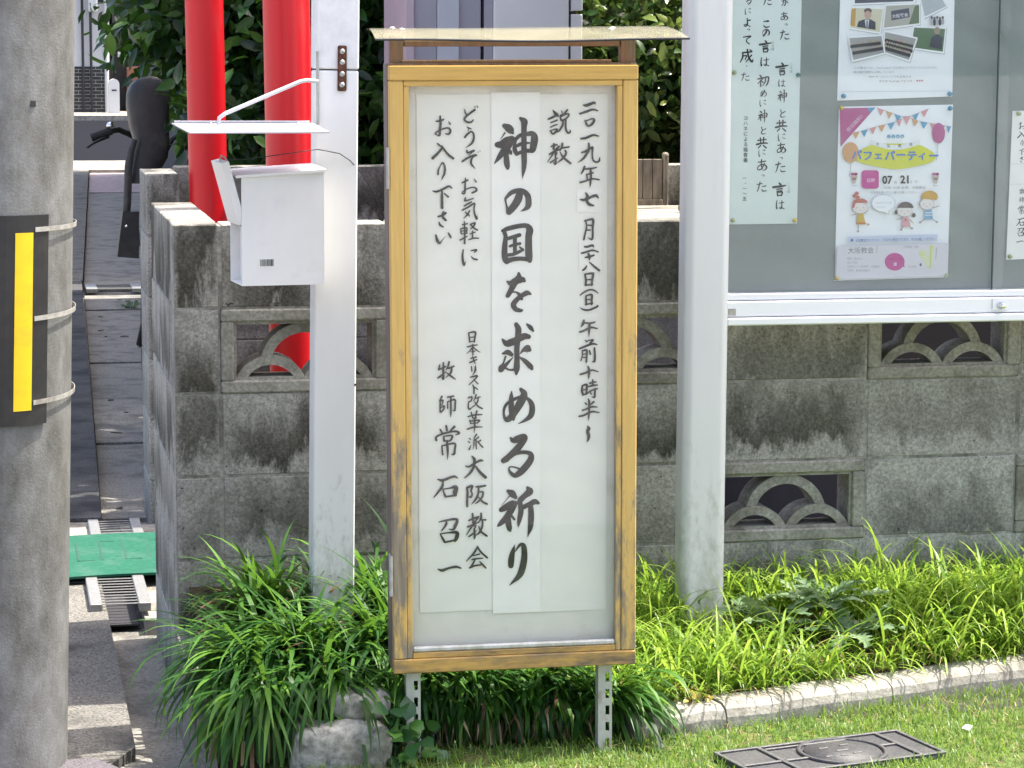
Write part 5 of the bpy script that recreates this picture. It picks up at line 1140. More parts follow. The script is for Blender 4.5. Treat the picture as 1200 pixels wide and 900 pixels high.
# raised terrace with plank fence pieces on the right
tw = wthing('terrace_wall', 'low concrete terrace edge carrying plank fence pieces right of the sign', 'wall', (2.6, 8.2, 0)); m = MB(); m.box((1.95, 8.12, -0.05), (3.6, 8.78, 0.932), 0.004); m.build('slab', MT['lightconc'], tw)
def plank_fence(x0, x1, y, z0, z1, label, n):
    t = wthing('plank_fence', label, 'fence', ((x0+x1)/2, y, z0), 'grey plank fence pieces'); m = MB(); w = (x1-x0)/n
    for i in range(n): m.box((x0+i*w+0.0015, y, z0+0.022), (x0+(i+1)*w-0.0015, y+0.016, z1-0.006), 0.001)
    m.build('planks', MT['greywood'], t)
    m = MB(); m.box((x0-0.012, y-0.006, z0), (x1+0.002, y+0.03, z0+0.0215), 0.003); m.build('bottom_rail', MT['greywood'], t)
    m = MB(); m.tube([(x1+0.012, y+0.01, z0), (x1+0.012, y+0.01, z1+0.006)], 0.012, 14); m.lathe([(0.013, 0), (0.012, 0.006), (0.007, 0.011), (0, 0.012)], (x1+0.012, y+0.01, z1+0.006), 14); m.build('post', MT['greywood'], t)
    return t
plank_fence(1.99, 2.165, 8.70, 0.935, 1.105, 'grey plank fence piece half hidden behind the right edge of the sign', 5)
plank_fence(2.178, 2.283, 8.62, 0.942, 1.108, 'grey plank fence piece in the gap between sign and silver post', 3)
plank_fence(2.300, 2.46, 8.40, 0.935, 1.086, 'nearer grey plank fence piece beside the silver post', 4)

# bicycle with a child seat, seen from behind
BO = Vector((0.615, 9.15, -0.04)); bk = thing('bicycle', 'black bicycle with a high-backed child seat parked behind the gate pier', 'bicycle', BO)
def ring(mb, c, r, t, n=40): mb.tube([(c[0], c[1]+r*math.cos(2*math.pi*k/n), c[2]+r*math.sin(2*math.pi*k/n)) for k in range(n+1)], t, 8, cap=False)
for y in (0.15, 1.22):
    m = MB(); ring(m, (0, y, 0.325), 0.31, 0.020); wh = m.build('tyre', MT['blackmatte'], bk)
    m = MB(); ring(m, (0, y, 0.325), 0.285, 0.009); m.build('rim', MT['chrome'], wh)
    m = MB()
    for k in range(16): w = 2*math.pi*k/16; m.tube([(0.015*(-1)**k, y, 0.325), (0, y+0.28*math.cos(w), 0.325+0.28*math.sin(w))], 0.0012, 4)
    m.tube([(-0.05, y, 0.325), (0.05, y, 0.325)], 0.016, 10); m.build('spokes', MT['chrome'], wh)
m = MB()
for P in ([(0, 0.15, 0.325), (0, 0.60, 0.28)], [(0, 0.60, 0.28), (0, 0.45, 0.80)], [(0, 0.60, 0.28), (0, 1.05, 0.62)], [(0, 0.45, 0.55), (0, 0.15, 0.325)], [(0, 1.02, 0.55), (0, 1.00, 0.95)], [(0, 1.04, 0.56), (0.04, 1.22, 0.325)], [(0, 1.04, 0.56), (-0.04, 1.22, 0.325)]):
    m.tube(P, 0.017, 10)
m.build('frame', MT['black'], bk)
m = MB(); m.grid(lambda u, v: ((u-0.5)*0.05, 0.15-0.345*math.cos(R(20+150*v)), 0.325+0.345*math.sin(R(20+150*v))+0.008*math.sin(math.pi*u)), 6, 20); m.build('rear_fender', MT['black'], bk)
m = MB(); m.box((-0.075, -0.08, 0.70), (0.075, 0.36, 0.715), 0.004); m.tube([(-0.05, 0.15, 0.325), (-0.06, 0.05, 0.70)], 0.008, 8); m.tube([(0.05, 0.15, 0.325), (0.06, 0.05, 0.70)], 0.008, 8); m.build('rear_carrier', MT['black'], bk)
m = MB(); m.lathe([(0.0, 0.055), (0.07, 0.05), (0.10, 0.03), (0.105, 0.0), (0.08, -0.02)], (0, 0.47, 0.80), 20); m.build('saddle', MT['black'], bk)
def bl_(px, py, Y): p = Vector(atY(px, py, Y))-BO; return p
hy = 10.0; c0 = Vector((0, hy-BO.y, 1.16)); 
HL = [bl_(117, 158, hy), bl_(128, 154, hy), bl_(139, 152, hy+0.03), bl_(151, 157, hy+0.06), bl_(160, 163, hy+0.08)]
hb = MB(); HR = [Vector((-(p.x)*1.0 + 0.02, p.y, p.z)) for p in HL]
hb.tube(HL[1:]+[Vector((0, hy-BO.y+0.08, 1.02))], 0.011, 10); hb.tube(HR[1:]+[Vector((0, hy-BO.y+0.08, 1.02))], 0.011, 10); hb.tube([(0, hy-BO.y+0.08, 1.03), (0, 1.0, 0.93)], 0.014, 10)
hbo = hb.build('handlebar', MT['black'], bk)
for Q in (HL, HR):
    d = (Q[0]-Q[1]).normalized(); m = MB(); m.tube([Q[1]+(-d)*0.01, Q[0]+d*0.035], 0.016, 12); m.build('grip', MT['blackmatte'], hbo)
m = MB(); m.tube([bl_(127, 160, hy), bl_(117, 164, hy-0.03), bl_(109, 168, hy-0.04), bl_(102, 173, hy-0.05)], [0.007, 0.006, 0.005, 0.005], 8); m.build('brake_lever', MT['black'], hbo)
p = bl_(129.5, 147, hy-0.01); m = MB(); m.lathe([(0.0, 0.015), (0.010, 0.012), (0.0155, 0.004), (0.016, -0.008), (0, -0.008)], p, 18); m.build('bell', MT['chrome'], hbo)
# child seat: shell with a rounded head guard, waist and side leg guard
prof = [(300, 138, 161), (294, 139, 162), (275, 141.5, 164), (255, 143, 166), (248, 146.5, 168), (215, 148, 186), (185, 152, 204), (165, 157.5, 206), (150, 153, 205), (125, 149, 206), (110, 149.5, 206), (100, 153, 204), (94, 159, 199), (90.5, 168, 192), (89.5, 176, 184)]
m = MB(); n = len(prof); N = 20; vs = []
for i, (py, xl, xr) in enumerate(prof):
    if py > 245: continue
    a, b = bl_(xl, py, 9.05), bl_(xr-6, py, 9.05); cx = (a.x+b.x)/2; rx = abs(b.x-a.x)/2; z = (a.z+b.z)/2; dep = 0.16 if py > 100 else 0.16*(rx/0.09)
    for k in range(N): w = 2*math.pi*k/N; vs.append((cx+rx*math.copysign(abs(math.cos(w))**0.45, math.cos(w)), a.y+dep*0.5+dep*0.55*math.copysign(abs(math.sin(w))**0.5, math.sin(w)), z))
rows = len(vs)//N; m.add(vs, [(i*N+k, i*N+(k+1) % N, (i+1)*N+(k+1) % N, (i+1)*N+k) for i in range(rows-1) for k in range(N)], True)
m.add(vs[-N:], [tuple(range(N))]); seat = m.build('child_seat', MT['black'], bk)
pts = [(158, 163), (153, 178), (150.5, 195), (150, 215), (149, 240), (147, 262)]
m = MB(); m.tube([bl_(x, y, 9.02) for x, y in pts], [0.010, 0.013, 0.014, 0.014, 0.014, 0.013], 12); m.build('leg_guard', MT['black'], seat)
A = [bl_(144, 248, 9.0), bl_(163, 248, 9.0), bl_(163, 303, 9.0), bl_(137.5, 301, 9.0)]
m = MB(); q = [(p.x, p.z) for p in A]; m.prism(q, A[0].y, A[0].y+0.10, 'y'); m.build('foot_guard', MT['black'], seat)
c = bl_(148, 265, 8.99); Mx = Matrix.Translation(c) @ Matrix.Rotation(R(90), 4, 'X'); m = MB(); m.lathe([(0.005, 0), (0.004, 0.003), (0, 0.003)], (0, 0, 0), 12, Mx); m.build('rivet', MT['chrome'], seat)

# house wall behind the bulletin board, added to shade the garden floor
ch = wthing('house', 'purplish grey house wall close behind the bulletin board, added to shade the garden and glimpsed through the upper openwork', 'house', (3.0, 7.4, 0)); m = MB(); m.box((2.34, 6.75, -0.1), (6.5, 8.05, 3.5)); m.build('wall', simple('purplish_grey_wall', (0.046, 0.042, 0.042), 0.85, var=0.1, scale=8), ch)
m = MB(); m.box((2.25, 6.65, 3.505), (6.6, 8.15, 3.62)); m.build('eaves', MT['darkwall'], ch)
# houses added on the right of the alley to keep it in shade
for y0, y1, lb in ((12.6, 16.15, 'dark house side added to shade the alley behind the garden trees'), (17.0, 30.8, 'dark house side added to shade the alley further on towards the street')):
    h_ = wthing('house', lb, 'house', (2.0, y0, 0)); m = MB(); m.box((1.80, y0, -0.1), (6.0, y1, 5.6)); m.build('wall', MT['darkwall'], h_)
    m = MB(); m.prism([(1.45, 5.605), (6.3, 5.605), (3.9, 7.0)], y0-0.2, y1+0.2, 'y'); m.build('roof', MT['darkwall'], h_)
# far buildings across the street
YB = 55.0
hs = wthing('house', 'white house wall with a black tiled base across the street', 'house', (1.0, YB, 0))
m = MB(); m.box((-5, YB, 0.955), (2.5, YB+6, 6.0)); m.build('wall', MT['housewhite'], hs)
m = MB(); m.box((-5, YB-0.02, -0.05), (2.47, YB-0.001, 0.954)); m.build('tiled_base', MT['tiles'], hs)
for x in (1.94, 2.11, 2.43): m = MB(); m.tube([(x, YB-0.07, -0.05), (x, YB-0.07, 6.0)], 0.028 if x < 2.4 else 0.045, 8); m.build('downpipe', MT['darkgap'] if x < 2.4 else MT['housewhite'], hs)
m = MB(); m.box((2.06, YB-0.16, 2.10), (2.26, YB-0.07, 2.42), 0.03, seg=2); m.build('meter', MT['housewhite'], hs)
m = MB(); m.box((2.27, YB-0.03, 2.30), (2.40, YB-0.005, 2.36)); m.build('vent_slot', MT['darkgap'], hs)
pz = wthing('post_box', 'small rounded pale grey post box standing across the street', 'post box', (2.55, YB-0.6, 0))
m = MB(); pts = [(2.44, 0.0), (2.66, 0.0), (2.66, 0.60)]+[(2.55+0.11*math.cos(R(w)), 0.60+0.11*math.sin(R(w))) for w in range(20, 180, 20)]+[(2.44, 0.60)]
m.prism(pts, YB-0.7, YB-0.45, 'y'); pb_ = m.build('body', MT['housewhite'], pz)
m = MB(); m.box((2.50, YB-0.708, 0.46), (2.60, YB-0.701, 0.49)); m.build('slot', MT['darkgap'], pb_)
dh = wthing('house', 'dark recessed house front with brown brick behind the hedge across the street', 'house', (6, YB, 0))
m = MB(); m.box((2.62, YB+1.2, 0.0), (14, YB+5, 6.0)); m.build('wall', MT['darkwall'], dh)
m = MB(); m.box((2.9, YB+0.8, 0.0), (5.2, YB+1.15, 0.95)); m.build('brick_base', MT['brick'], dh)
m = MB(); m.box((2.72, YB+0.9, 1.15), (3.05, YB+1.18, 1.55)); m.build('window', MT['glassdark'] if 'glassdark' in MT else MT['lavlight'], dh)

# ================================================================== FOLIAGE
class Leaves:
    """many small faces in one mesh, one random value per leaf"""
    def __init__(s): s.V = []; s.F = []; s.A = []; s.n = 0
    def leaf(s, P, D, Nn, L, Wd, fold=0.25, curl=0.15):
        """arrays: base points, directions, normals, lengths, widths -> folded pointed leaves"""
        k = len(P); D = D/np.linalg.norm(D, axis=1, keepdims=True); Sd = np.cross(D, Nn); Sd /= np.linalg.norm(Sd, axis=1, keepdims=True)+1e-9; Nn = np.cross(Sd, D)
        L = L[:, None]; Wd = Wd[:, None]
        a = P; tip = P+D*L-Nn*L*curl
        l1 = P+D*L*0.28+Sd*Wd*0.42+Nn*Wd*fold*0.5; r1 = P+D*L*0.28-Sd*Wd*0.42+Nn*Wd*fold*0.5
        l2 = P+D*L*0.66+Sd*Wd*0.40+Nn*(Wd*fold*0.5-L*curl*0.35); r2 = P+D*L*0.66-Sd*Wd*0.40+Nn*(Wd*fold*0.5-L*curl*0.35)
        m1 = P+D*L*0.30; m2 = P+D*L*0.68-Nn*L*curl*0.38
        V = np.stack([a, l1, m1, r1, l2, m2, r2, tip], 1); base = s.n+np.arange(k)[:, None]*8
        F = []
        for q in ((0, 2, 1), (0, 3, 2), (4, 5, 7), (5, 6, 7)): F.append(np.concatenate([base+np.array(q)], 1))
        Q = [base+np.array(q) for q in ((1, 2, 5, 4), (2, 3, 6, 5))]
        s.V.append(V.reshape(-1, 3)); s.F.append((F, Q)); s.n += k*8
        s.A.append(np.repeat(rng.random(k), 8))
    def strip(s, P, nseg, W0, val, Sd0=None):
        """P: (k, nseg+1, 3) centre lines, W0: widths (k,) -> tapering strap blades"""
        k = P.shape[0]; T = np.gradient(P, axis=1); 
        if Sd0 is None:
            Sd = np.cross(T, np.array([0, 0, 1.0])); nn = np.linalg.norm(Sd, axis=2, keepdims=True); Sd = np.where(nn > 1e-6, Sd/np.maximum(nn, 1e-6), np.array([1.0, 0, 0]))
        else: Sd = np.repeat(Sd0[:, None, :], nseg+1, 1)
        t = np.linspace(0, 1, nseg+1); w = np.minimum(0.55+1.2*t, 1)*np.clip((1-t)*3.2, 0.04, 1)
        Wd = W0[:, None, None]*w[None, :, None]*0.5
        V = np.stack([P-Sd*Wd, P+Sd*Wd], 2).reshape(k, -1, 3); nv = (nseg+1)*2
        base = s.n+np.arange(k)[:, None]*nv; Q = [base+np.array((2*i, 2*i+1, 2*i+3, 2*i+2)) for i in range(nseg)]
        s.V.append(V.reshape(-1, 3)); s.F.append(([], Q)); s.n += k*nv; s.A.append(np.repeat(val, nv))
    def build(s, name, mat, parent=None, off=(0, 0, 0)):
        V = np.concatenate(s.V)-np.array(off); tri = [f for F, Q in s.F for f in F]; quad = [q for F, Q in s.F for q in Q]
        tri = np.concatenate(tri) if tri else np.zeros((0, 3), int); quad = np.concatenate(quad) if quad else np.zeros((0, 4), int)
        me = bpy.data.meshes.new(name); me.vertices.add(len(V)); me.vertices.foreach_set('co', V.astype(np.float32).ravel())
        idx = np.concatenate([tri.ravel(), quad.ravel()]).astype(np.int32); me.loops.add(len(idx)); me.loops.foreach_set('vertex_index', idx)
        st = np.concatenate([np.arange(len(tri))*3, len(tri)*3+np.arange(len(quad))*4]).astype(np.int32)
        me.polygons.add(len(st)); me.polygons.foreach_set('loop_start', st)
        me.update(calc_edges=True); me.validate()
        at = me.attributes.new('var', 'FLOAT', 'POINT'); at.data.foreach_set('value', np.concatenate(s.A).astype(np.float32))
        me.polygons.foreach_set('use_smooth', np.ones(len(me.polygons), bool))
        me.materials.append(mat); o = bpy.data.objects.new(name, me); return link(o, parent)
def unit(a): return a/np.linalg.norm(a, axis=-1, keepdims=True)
def shrub(name, label, base, blobs, n, mat, size, trunk_h, group, cat='tree', trunks=3, upbias=0.35, wl=0.45):
    """tapered stems with limbs reaching to clusters of leaves spread through overlapping uneven blobs"""
    t = thing(name, label, cat, base, (0, 0, 0), group); b0 = np.array(base); m = MB(); lv = Leaves()
    tot = sum(b[3]*b[4]*b[5] for b in blobs)
    for (x, y, z, rx, ry, rz) in blobs:
        c = np.array([x, y, z]); nt_ = max(6, int(n*rx*ry*rz/tot/14))
        cen = unit(rng.normal(size=(nt_, 3)))*(rng.random((nt_, 1))**0.42)*np.array([rx, ry, rz])+c
        s0 = np.array([x*0.35, y*0.35, trunk_h*0.5]); s1 = np.array([x*0.8, y*0.8, max(z-rz*0.4, trunk_h*0.6)])
        m.tube([(x*0.12, y*0.12, 0), s0, s1, c], [0.035, 0.026, 0.016, 0.006], 8)
        for q in cen[:: max(1, nt_//22)]:
            mid = (s1+q)/2+rng.normal(size=3)*0.03; m.tube([s1, mid, q], [0.008, 0.005, 0.002], 5, cap=False)
        for q in cen:                   # a twig's worth of leaves
            k = rng.integers(9, 18); out = unit(q-c+rng.normal(size=3)*0.10+np.array([0, 0, 0.1])); sp = size*1.5
            P = q+rng.normal(size=(k, 3))*np.array([sp, sp, sp*0.8])*0.6
            D = unit(out*0.7+rng.normal(size=(k, 3))*0.75+np.array([0, 0, -0.15])); Nn = unit(rng.normal(size=(k, 3))*0.6+np.array([0, 0, 1.0])*upbias+out*0.5)
            L = size*rng.uniform(0.65, 1.25, k); lv.leaf(P, D, Nn, L, L*wl*rng.uniform(0.85, 1.2, k))
    m.build('trunk', MT['bark'], t); lv.build('crown', mat, t); return t
# camellia hedge behind the garden wall, and a sunlit small-leaved hedge right of the cabinet
shrub('camellia_tree', 'dark glossy camellia hanging over the alley beside the bicycle', (0.90, 9.75, 0), [(-0.08, -0.15, 1.75, 0.42, 0.45, 0.40), (-0.16, 0.0, 1.56, 0.26, 0.35, 0.22), (0.15, 0.1, 1.45, 0.42, 0.45, 0.48), (0.15, 0.1, 2.1, 0.55, 0.5, 0.45), (0.10, -0.25, 1.28, 0.20, 0.22, 0.18), (-0.17, -0.78, 1.24, 0.13, 0.10, 0.17), (0.2, 0.5, 2.9, 0.7, 1.0, 0.5), (-0.1, 1.5, 2.6, 0.5, 0.9, 0.5)], 16000, MT['camellia'], 0.080, 1.0, 'dark camellia hedge behind the garden wall')  # the highest blobs are out of view, added to shade the alley
shrub('camellia_tree', 'dark glossy camellia filling the gap between and behind the two red poles', (1.30, 9.6, 0), [(0.0, 0.0, 1.30, 0.42, 0.40, 0.42), (0.05, 0.0, 1.85, 0.50, 0.45, 0.45), (-0.1, -0.2, 1.0, 0.32, 0.25, 0.30)], 8000, MT['camellia'], 0.080, 1.0, 'dark camellia hedge behind the garden wall')
shrub('camellia_tree', 'dark glossy camellia seen between the white post and the lavender shed', (1.62, 9.5, 0), [(-0.12, 0.0, 1.30, 0.45, 0.40, 0.45), (-0.05, 0.0, 1.9, 0.5, 0.45, 0.45)], 7500, MT['camellia'], 0.080, 1.0, 'dark camellia hedge behind the garden wall')
shrub('hedge_shrub', 'sunlit bright green shrub beside the silver post behind the plank fence', (2.62, 9.35, 0.5), [(-0.12, 0.0, 0.95, 0.44, 0.36, 0.40), (0.1, 0.1, 0.62, 0.42, 0.34, 0.34), (0.0, -0.1, 0.84, 0.32, 0.28, 0.28)], 9500, MT['smallleaf'], 0.060, 0.5, 'shrubs right of the white cabinet', 'shrub', wl=0.5)
shrub('hedge_shrub', 'fine-leaved yellowish shrub above the bright green one at the top right', (2.75, 10.2, 0.5), [(-0.10, 0.0, 1.30, 0.60, 0.40, 0.34), (0.2, 0.2, 1.15, 0.5, 0.4, 0.4), (-0.15, 0.1, 1.75, 0.6, 0.5, 0.45)], 16000, MT['smallleaf'], 0.036, 0.8, 'shrubs right of the white cabinet', 'shrub', wl=0.5)
shrub('camellia_tree', 'broad dark evergreen standing furthest back behind the shed and the sign', (2.3, 11.6, 0), [(-0.75, 0.2, 1.7, 0.7, 0.5, 0.7), (0.1, 0.2, 1.7, 0.8, 0.5, 0.9), (1.0, 0.2, 1.6, 0.8, 0.5, 0.9), (-0.65, 0, 0.9, 0.5, 0.4, 0.6), (0.2, 0, 0.8, 0.8, 0.4, 0.6)], 9000, MT['camellia'], 0.10, 1.0, 'dark camellia hedge behind the garden wall')
shrub('shade_tree', 'tall broad-leaved tree added out of view behind the camellias to shade the alley', (1.72, 11.0, 0), [(0.0, 0.0, 3.5, 0.85, 1.6, 0.65), (-0.1, 1.4, 3.7, 0.8, 1.3, 0.6), (0.1, -1.4, 3.4, 0.7, 0.9, 0.5), (0.3, 3.2, 3.8, 0.8, 1.2, 0.6)], 9000, MT['camellia'], 0.15, 2.6, None)  # unseen crown, added to cast shade on the alley
# made-up board fence: dark backing that blocks light behind the hedge
gf = wthing('backing_fence', 'dark board fence added as a light-blocking backing behind the camellia hedge', 'fence', (2.6, 12.4, 0)); m = MB()
for i in range(40): m.box((0.95+i*0.1, 12.4, 0), (0.95+i*0.1+0.097, 12.42, 2.9))
m.build('boards', MT['darkwall'], gf)

# strap-leaved clumps along the front of the bed
def clump(label, bx, by, n, lmin, lmax, lean, spread, up, wid=0.0100, dry=0.06, grp='strap-leaved clumps along the bed', droop=1.0):
    bz = bed_z(bx, by); t = thing('lilyturf_clump', label, 'plant', (bx, by, bz), (0, 0, 0), grp); out = {}
    for nm, kk, mt, w in (('leaves', n, MT['strapleaf'], wid), ('dry_leaves', int(n*dry)+1, MT['dryleaf'], wid*0.8)):
        lv = Leaves(); az = rng.uniform(0, 2*math.pi, kk); L = rng.uniform(lmin, lmax, kk); ns = 9
        d = np.stack([np.cos(az), np.sin(az), np.zeros(kk)], 1)*rng.uniform(0.15, 1, (kk, 1))*spread+np.array(lean)
        h = np.linalg.norm(d, axis=1, keepdims=True); dh = d/np.maximum(h, 1e-6)
        el = np.radians(np.clip(up-38*h[:, 0]+rng.normal(0, 11, kk), 5, 88)); 
        if nm == 'dry_leaves': el -= 0.5
        ylo = 5.245+rng.normal(0, 0.012, kk)
        P = np.zeros((kk, ns+1, 3)); p = np.stack([rng.normal(0, 0.028, kk), rng.normal(0, 0.028, kk), rng.uniform(-0.03, 0.0, kk)], 1); P[:, 0] = p; a = el.copy()
        bend = rng.uniform(0.10, 0.30, kk)*(0.6+0.6*h[:, 0])*droop; tw = rng.normal(0, 0.05, kk)
        for i in range(ns):
            c, s_ = np.cos(tw*i)[:, None], np.sin(tw*i)[:, None]; dd = np.concatenate([dh[:, :1]*c-dh[:, 1:2]*s_, dh[:, :1]*s_+dh[:, 1:2]*c, np.zeros((kk, 1))], 1)
            p = p+(dd*np.cos(a)[:, None]+np.array([0, 0, 1.0])*np.sin(a)[:, None])*(L/ns)[:, None]; a = np.maximum(a-bend*(0.5+i/ns*1.2), -1.5); 
            wx, wy = p[:, 0]+bx, p[:, 1]+by; inbed = wy > np.array([bed_edge(x) for x in wx])
            floor = np.where(inbed & (wx > 0.46), np.array([bed_z(x, y) for x, y in zip(wx, wy)])+0.012, 0.006)-bz
            p[:, 2] = np.maximum(p[:, 2], floor); p[:, 1] = np.where((wx > 0.83) & (wx < 1.31) & (wy < ylo), ylo-by, p[:, 1]); p[:, 1] = np.minimum(p[:, 1], YW-0.012-by+rng.uniform(-0.01, 0, kk)); P[:, i+1] = p
        lv.strip(P, ns, w*rng.uniform(0.7, 1.2, kk), rng.random(kk)); lv.build(nm, mt, t)
    return t
spec = [('big arching clump of strap leaves hanging over the bed corner beside the gutter', 0.57, 5.50, 190, 0.19, 0.37, (-0.35, -0.4, 0), 0.75, 58),
        ('arching clump of strap leaves just left of the white post', 0.66, 5.56, 170, 0.18, 0.36, (-0.3, -0.4, 0), 0.8, 60),
        ('clump of strap leaves at the foot of the white post', 0.76, 5.48, 160, 0.16, 0.31, (0.0, -0.45, 0), 0.85, 56),
        ('clump of strap leaves between the white post and the sign', 0.87, 5.55, 170, 0.20, 0.36, (0.1, -0.25, 0), 0.8, 68),
        ('clump of leaves drooping behind the left leg of the sign', 0.90, 5.42, 140, 0.20, 0.32, (0.0, -0.8, 0), 0.6, 50),
        ('clump of leaves drooping below the middle of the sign', 1.02, 5.42, 150, 0.20, 0.34, (0.05, -0.85, 0), 0.6, 50),
        ('clump of leaves drooping below the sign near its right leg', 1.15, 5.42, 150, 0.20, 0.34, (0.1, -0.85, 0), 0.6, 50),
        ('tall clump of strap leaves behind the middle of the sign', 1.05, 5.62, 150, 0.20, 0.34, (0, -0.1, 0), 0.8, 75),
        ('clump of strap leaves at the right leg of the sign', 1.28, 5.36, 130, 0.18, 0.30, (0.1, -0.65, 0), 0.7, 58),
        ('low front clump spilling over the squared stone', 0.70, 5.37, 170, 0.18, 0.33, (-0.1, -0.75, 0), 0.6, 50),
        ('front clump hanging down the rough bed side at the gutter corner', 0.56, 5.38, 130, 0.20, 0.36, (-0.25, -0.75, 0), 0.5, 46)]
spec += [('clump of strap leaves against the wall left of the white post', 0.60, 5.82, 90, 0.16, 0.28, (-0.2, -0.1, 0), 0.8, 72), ('clump of strap leaves against the wall right of the white post', 0.88, 5.80, 110, 0.18, 0.32, (0.0, -0.1, 0), 0.8, 74), ('clump of strap leaves behind the white post', 0.74, 5.84, 60, 0.14, 0.22, (0.0, -0.1, 0), 0.8, 74)]
for a in spec: clump(a[0], a[1], a[2], int(a[3]*1.35), *a[4:], dry=0.28 if 'droop' in a[0] or 'front' in a[0] else 0.10)
# bright grass filling the right part of the bed
def blades(n, xs, ys, zs, lmin, lmax, wmin, wmax, ns=5, lean=(0, 0, 0), up=(48, 85), bend=(0.05, 0.32)):
    P = np.zeros((n, ns+1, 3)); p = np.stack([xs, ys, zs], 1); P[:, 0] = p; az = rng.uniform(0, 2*math.pi, n); d = np.stack([np.cos(az), np.sin(az), np.zeros(n)], 1)+np.array(lean); d = unit(d)
    a = np.radians(rng.uniform(*up, n)); L = rng.uniform(lmin, lmax, n)*(0.75+0.5*rng.random(n)); b = rng.uniform(*bend, n)
    for i in range(ns):
        p = p+(d*np.cos(a)[:, None]+np.array([0, 0, 1.0])*np.sin(a)[:, None])*(L/ns)[:, None]; a = a-b*(0.4+1.3*i/ns); P[:, i+1] = p
    return P, rng.uniform(wmin, wmax, n)
WD = [(float(a[0]), float(a[1])) for a in (atY(900, 712, 5.72), atY(960, 700, 5.78), atY(1000, 722, 5.66), atY(872, 716, 5.80))]
def clear(x, y, r=0.12, keep=0.25):
    d = np.min([np.hypot(x-a, (y-b)*0.8+0.03) for a, b in WD], axis=0); return (d > r) | (rng.random(len(x)) < keep)
lv = Leaves(); n = 9500; xs = rng.uniform(1.30, 3.0, n*2); e = np.array([bed_edge(x) for x in xs]); ys = e+0.0+(YW-0.03-e)*rng.random(n*2)**0.9
dens = 0.5+0.5*np.sin(9*xs+2*np.sin(7*ys))*np.sin(8*ys+1.5*xs); keep = (rng.random(n*2) < 0.30+0.7*dens) & clear(xs, ys); xs, ys = xs[keep][:n], ys[keep][:n]; n = len(xs)
zs = np.array([bed_z(x, y) for x, y in zip(xs, ys)])-0.005; back = np.clip((ys-np.array([bed_edge(x) for x in xs]))/0.5, 0, 1)
P, w = blades(n, xs, ys, zs, 0.065, 0.15, 0.003, 0.0062, 6, (-0.35, -0.30, 0), (40, 84), (0.10, 0.45))
P = P[:, :1]+(P-P[:, :1])*(0.80+0.35*back)[:, None, None]; P[:, :, 1] = np.minimum(P[:, :, 1], YW-0.01); lv.strip(P, 6, w, rng.random(n)); 
nl = 2600; xs = rng.uniform(1.28, 3.0, nl); e = np.array([bed_edge(x) for x in xs]); ys = e+(YW-0.05-e)*rng.random(nl); cl = clear(xs, ys, 0.15, 0.12); xs, ys = xs[cl], ys[cl]; nl = len(xs); zs = np.array([bed_z(x, y) for x, y in zip(xs, ys)])
P, w = blades(nl, xs, ys, zs, 0.13, 0.25, 0.004, 0.0072, 8, (-0.35, -0.35, 0), (48, 82), (0.12, 0.34)); P[:, :, 1] = np.minimum(P[:, :, 1], YW-0.01); lv.strip(P, 8, w, np.clip(rng.random(nl)*1.1, 0, 1))
nk = 700; q = rng.random(nk)*2.0; xs = K0.x-0.06+q*KD.x; ys = K0.y+q*KD.y+0.085+rng.random(nk)*0.05; keep = rng.random(nk) < (0.35+0.65*(np.sin(9*q+1) > 0.0))*np.where(q < 0.3, 1.0, 0.75); xs, ys = xs[keep], ys[keep]
P, w = blades(len(xs), xs, ys, np.full(len(xs), 0.05), 0.07, 0.16, 0.003, 0.006, 7, (-0.1, -0.9, 0), (25, 70), (0.15, 0.45)); P[:, :, 2] = np.maximum(P[:, :, 2], 0.058); lv.strip(P, 7, w, rng.random(len(xs)))
tag(lv.build('bed_grass', MT['bedgrass']), 'bright green long grass covering the bed between the kerb and the block wall', 'grass', None, 'stuff')
lv = Leaves(); n = 1300; xs = rng.uniform(1.30, 2.9, n); ys = np.array([bed_edge(x) for x in xs])+rng.random(n)*0.35; zs = np.array([bed_z(x, y) for x, y in zip(xs, ys)])
P, w = blades(n, xs, ys, zs, 0.05, 0.14, 0.002, 0.004, 5, (0, -0.3, 0), (5, 50), (0.05, 0.25)); lv.strip(P, 5, w, rng.random(n)); tag(lv.build('dry_grass', MT['dryleaf']), 'dry straw-coloured blades lying through the bed grass', 'grass', None, 'stuff')
# turf
lv = Leaves(); n = 52000; xs = rng.uniform(0.56, 2.75, n); ys = rng.uniform(4.70, 5.66, n); lim = np.where(xs > 1.33, K0.y+(xs-K0.x)*math.tan(KA)-0.004, 5.31)
cx, cy = (xs-1.713)*math.cos(AC)+(ys-5.025)*math.sin(AC), -(xs-1.713)*math.sin(AC)+(ys-5.025)*math.cos(AC)
ok = (ys < lim) & ~((np.abs(cx) < 0.229) & (np.abs(cy) < 0.100)) & ((xs > 0.62) | (ys < 5.05)); pat = np.sin(11*xs+3*np.sin(6*ys))*np.sin(13*ys+2*xs); ok &= rng.random(n) < 0.62+0.38*pat
xs, ys = xs[ok], ys[ok]; n = len(xs); P, w = blades(n, xs, ys, np.full(n, -0.002), 0.014, 0.036, 0.0016, 0.0030, 3, (0, 0, 0), (35, 85), (0.05, 0.5))
edge = (np.abs(ys-np.where(xs > 1.33, K0.y+(xs-K0.x)*math.tan(KA), 5.3)) < 0.04); P = P[:, :1]+(P-P[:, :1])*np.where(edge, 1.15, 1.0)[:, None, None]
lv.strip(P, 3, w, np.clip(rng.random(n)*0.8+0.2*pat[ok]*0.5+0.1, 0, 1)); tag(lv.build('lawn_grass', MT['turf']), 'short sunlit turf in front of the kerb and around the iron cover', 'grass', None, 'stuff')
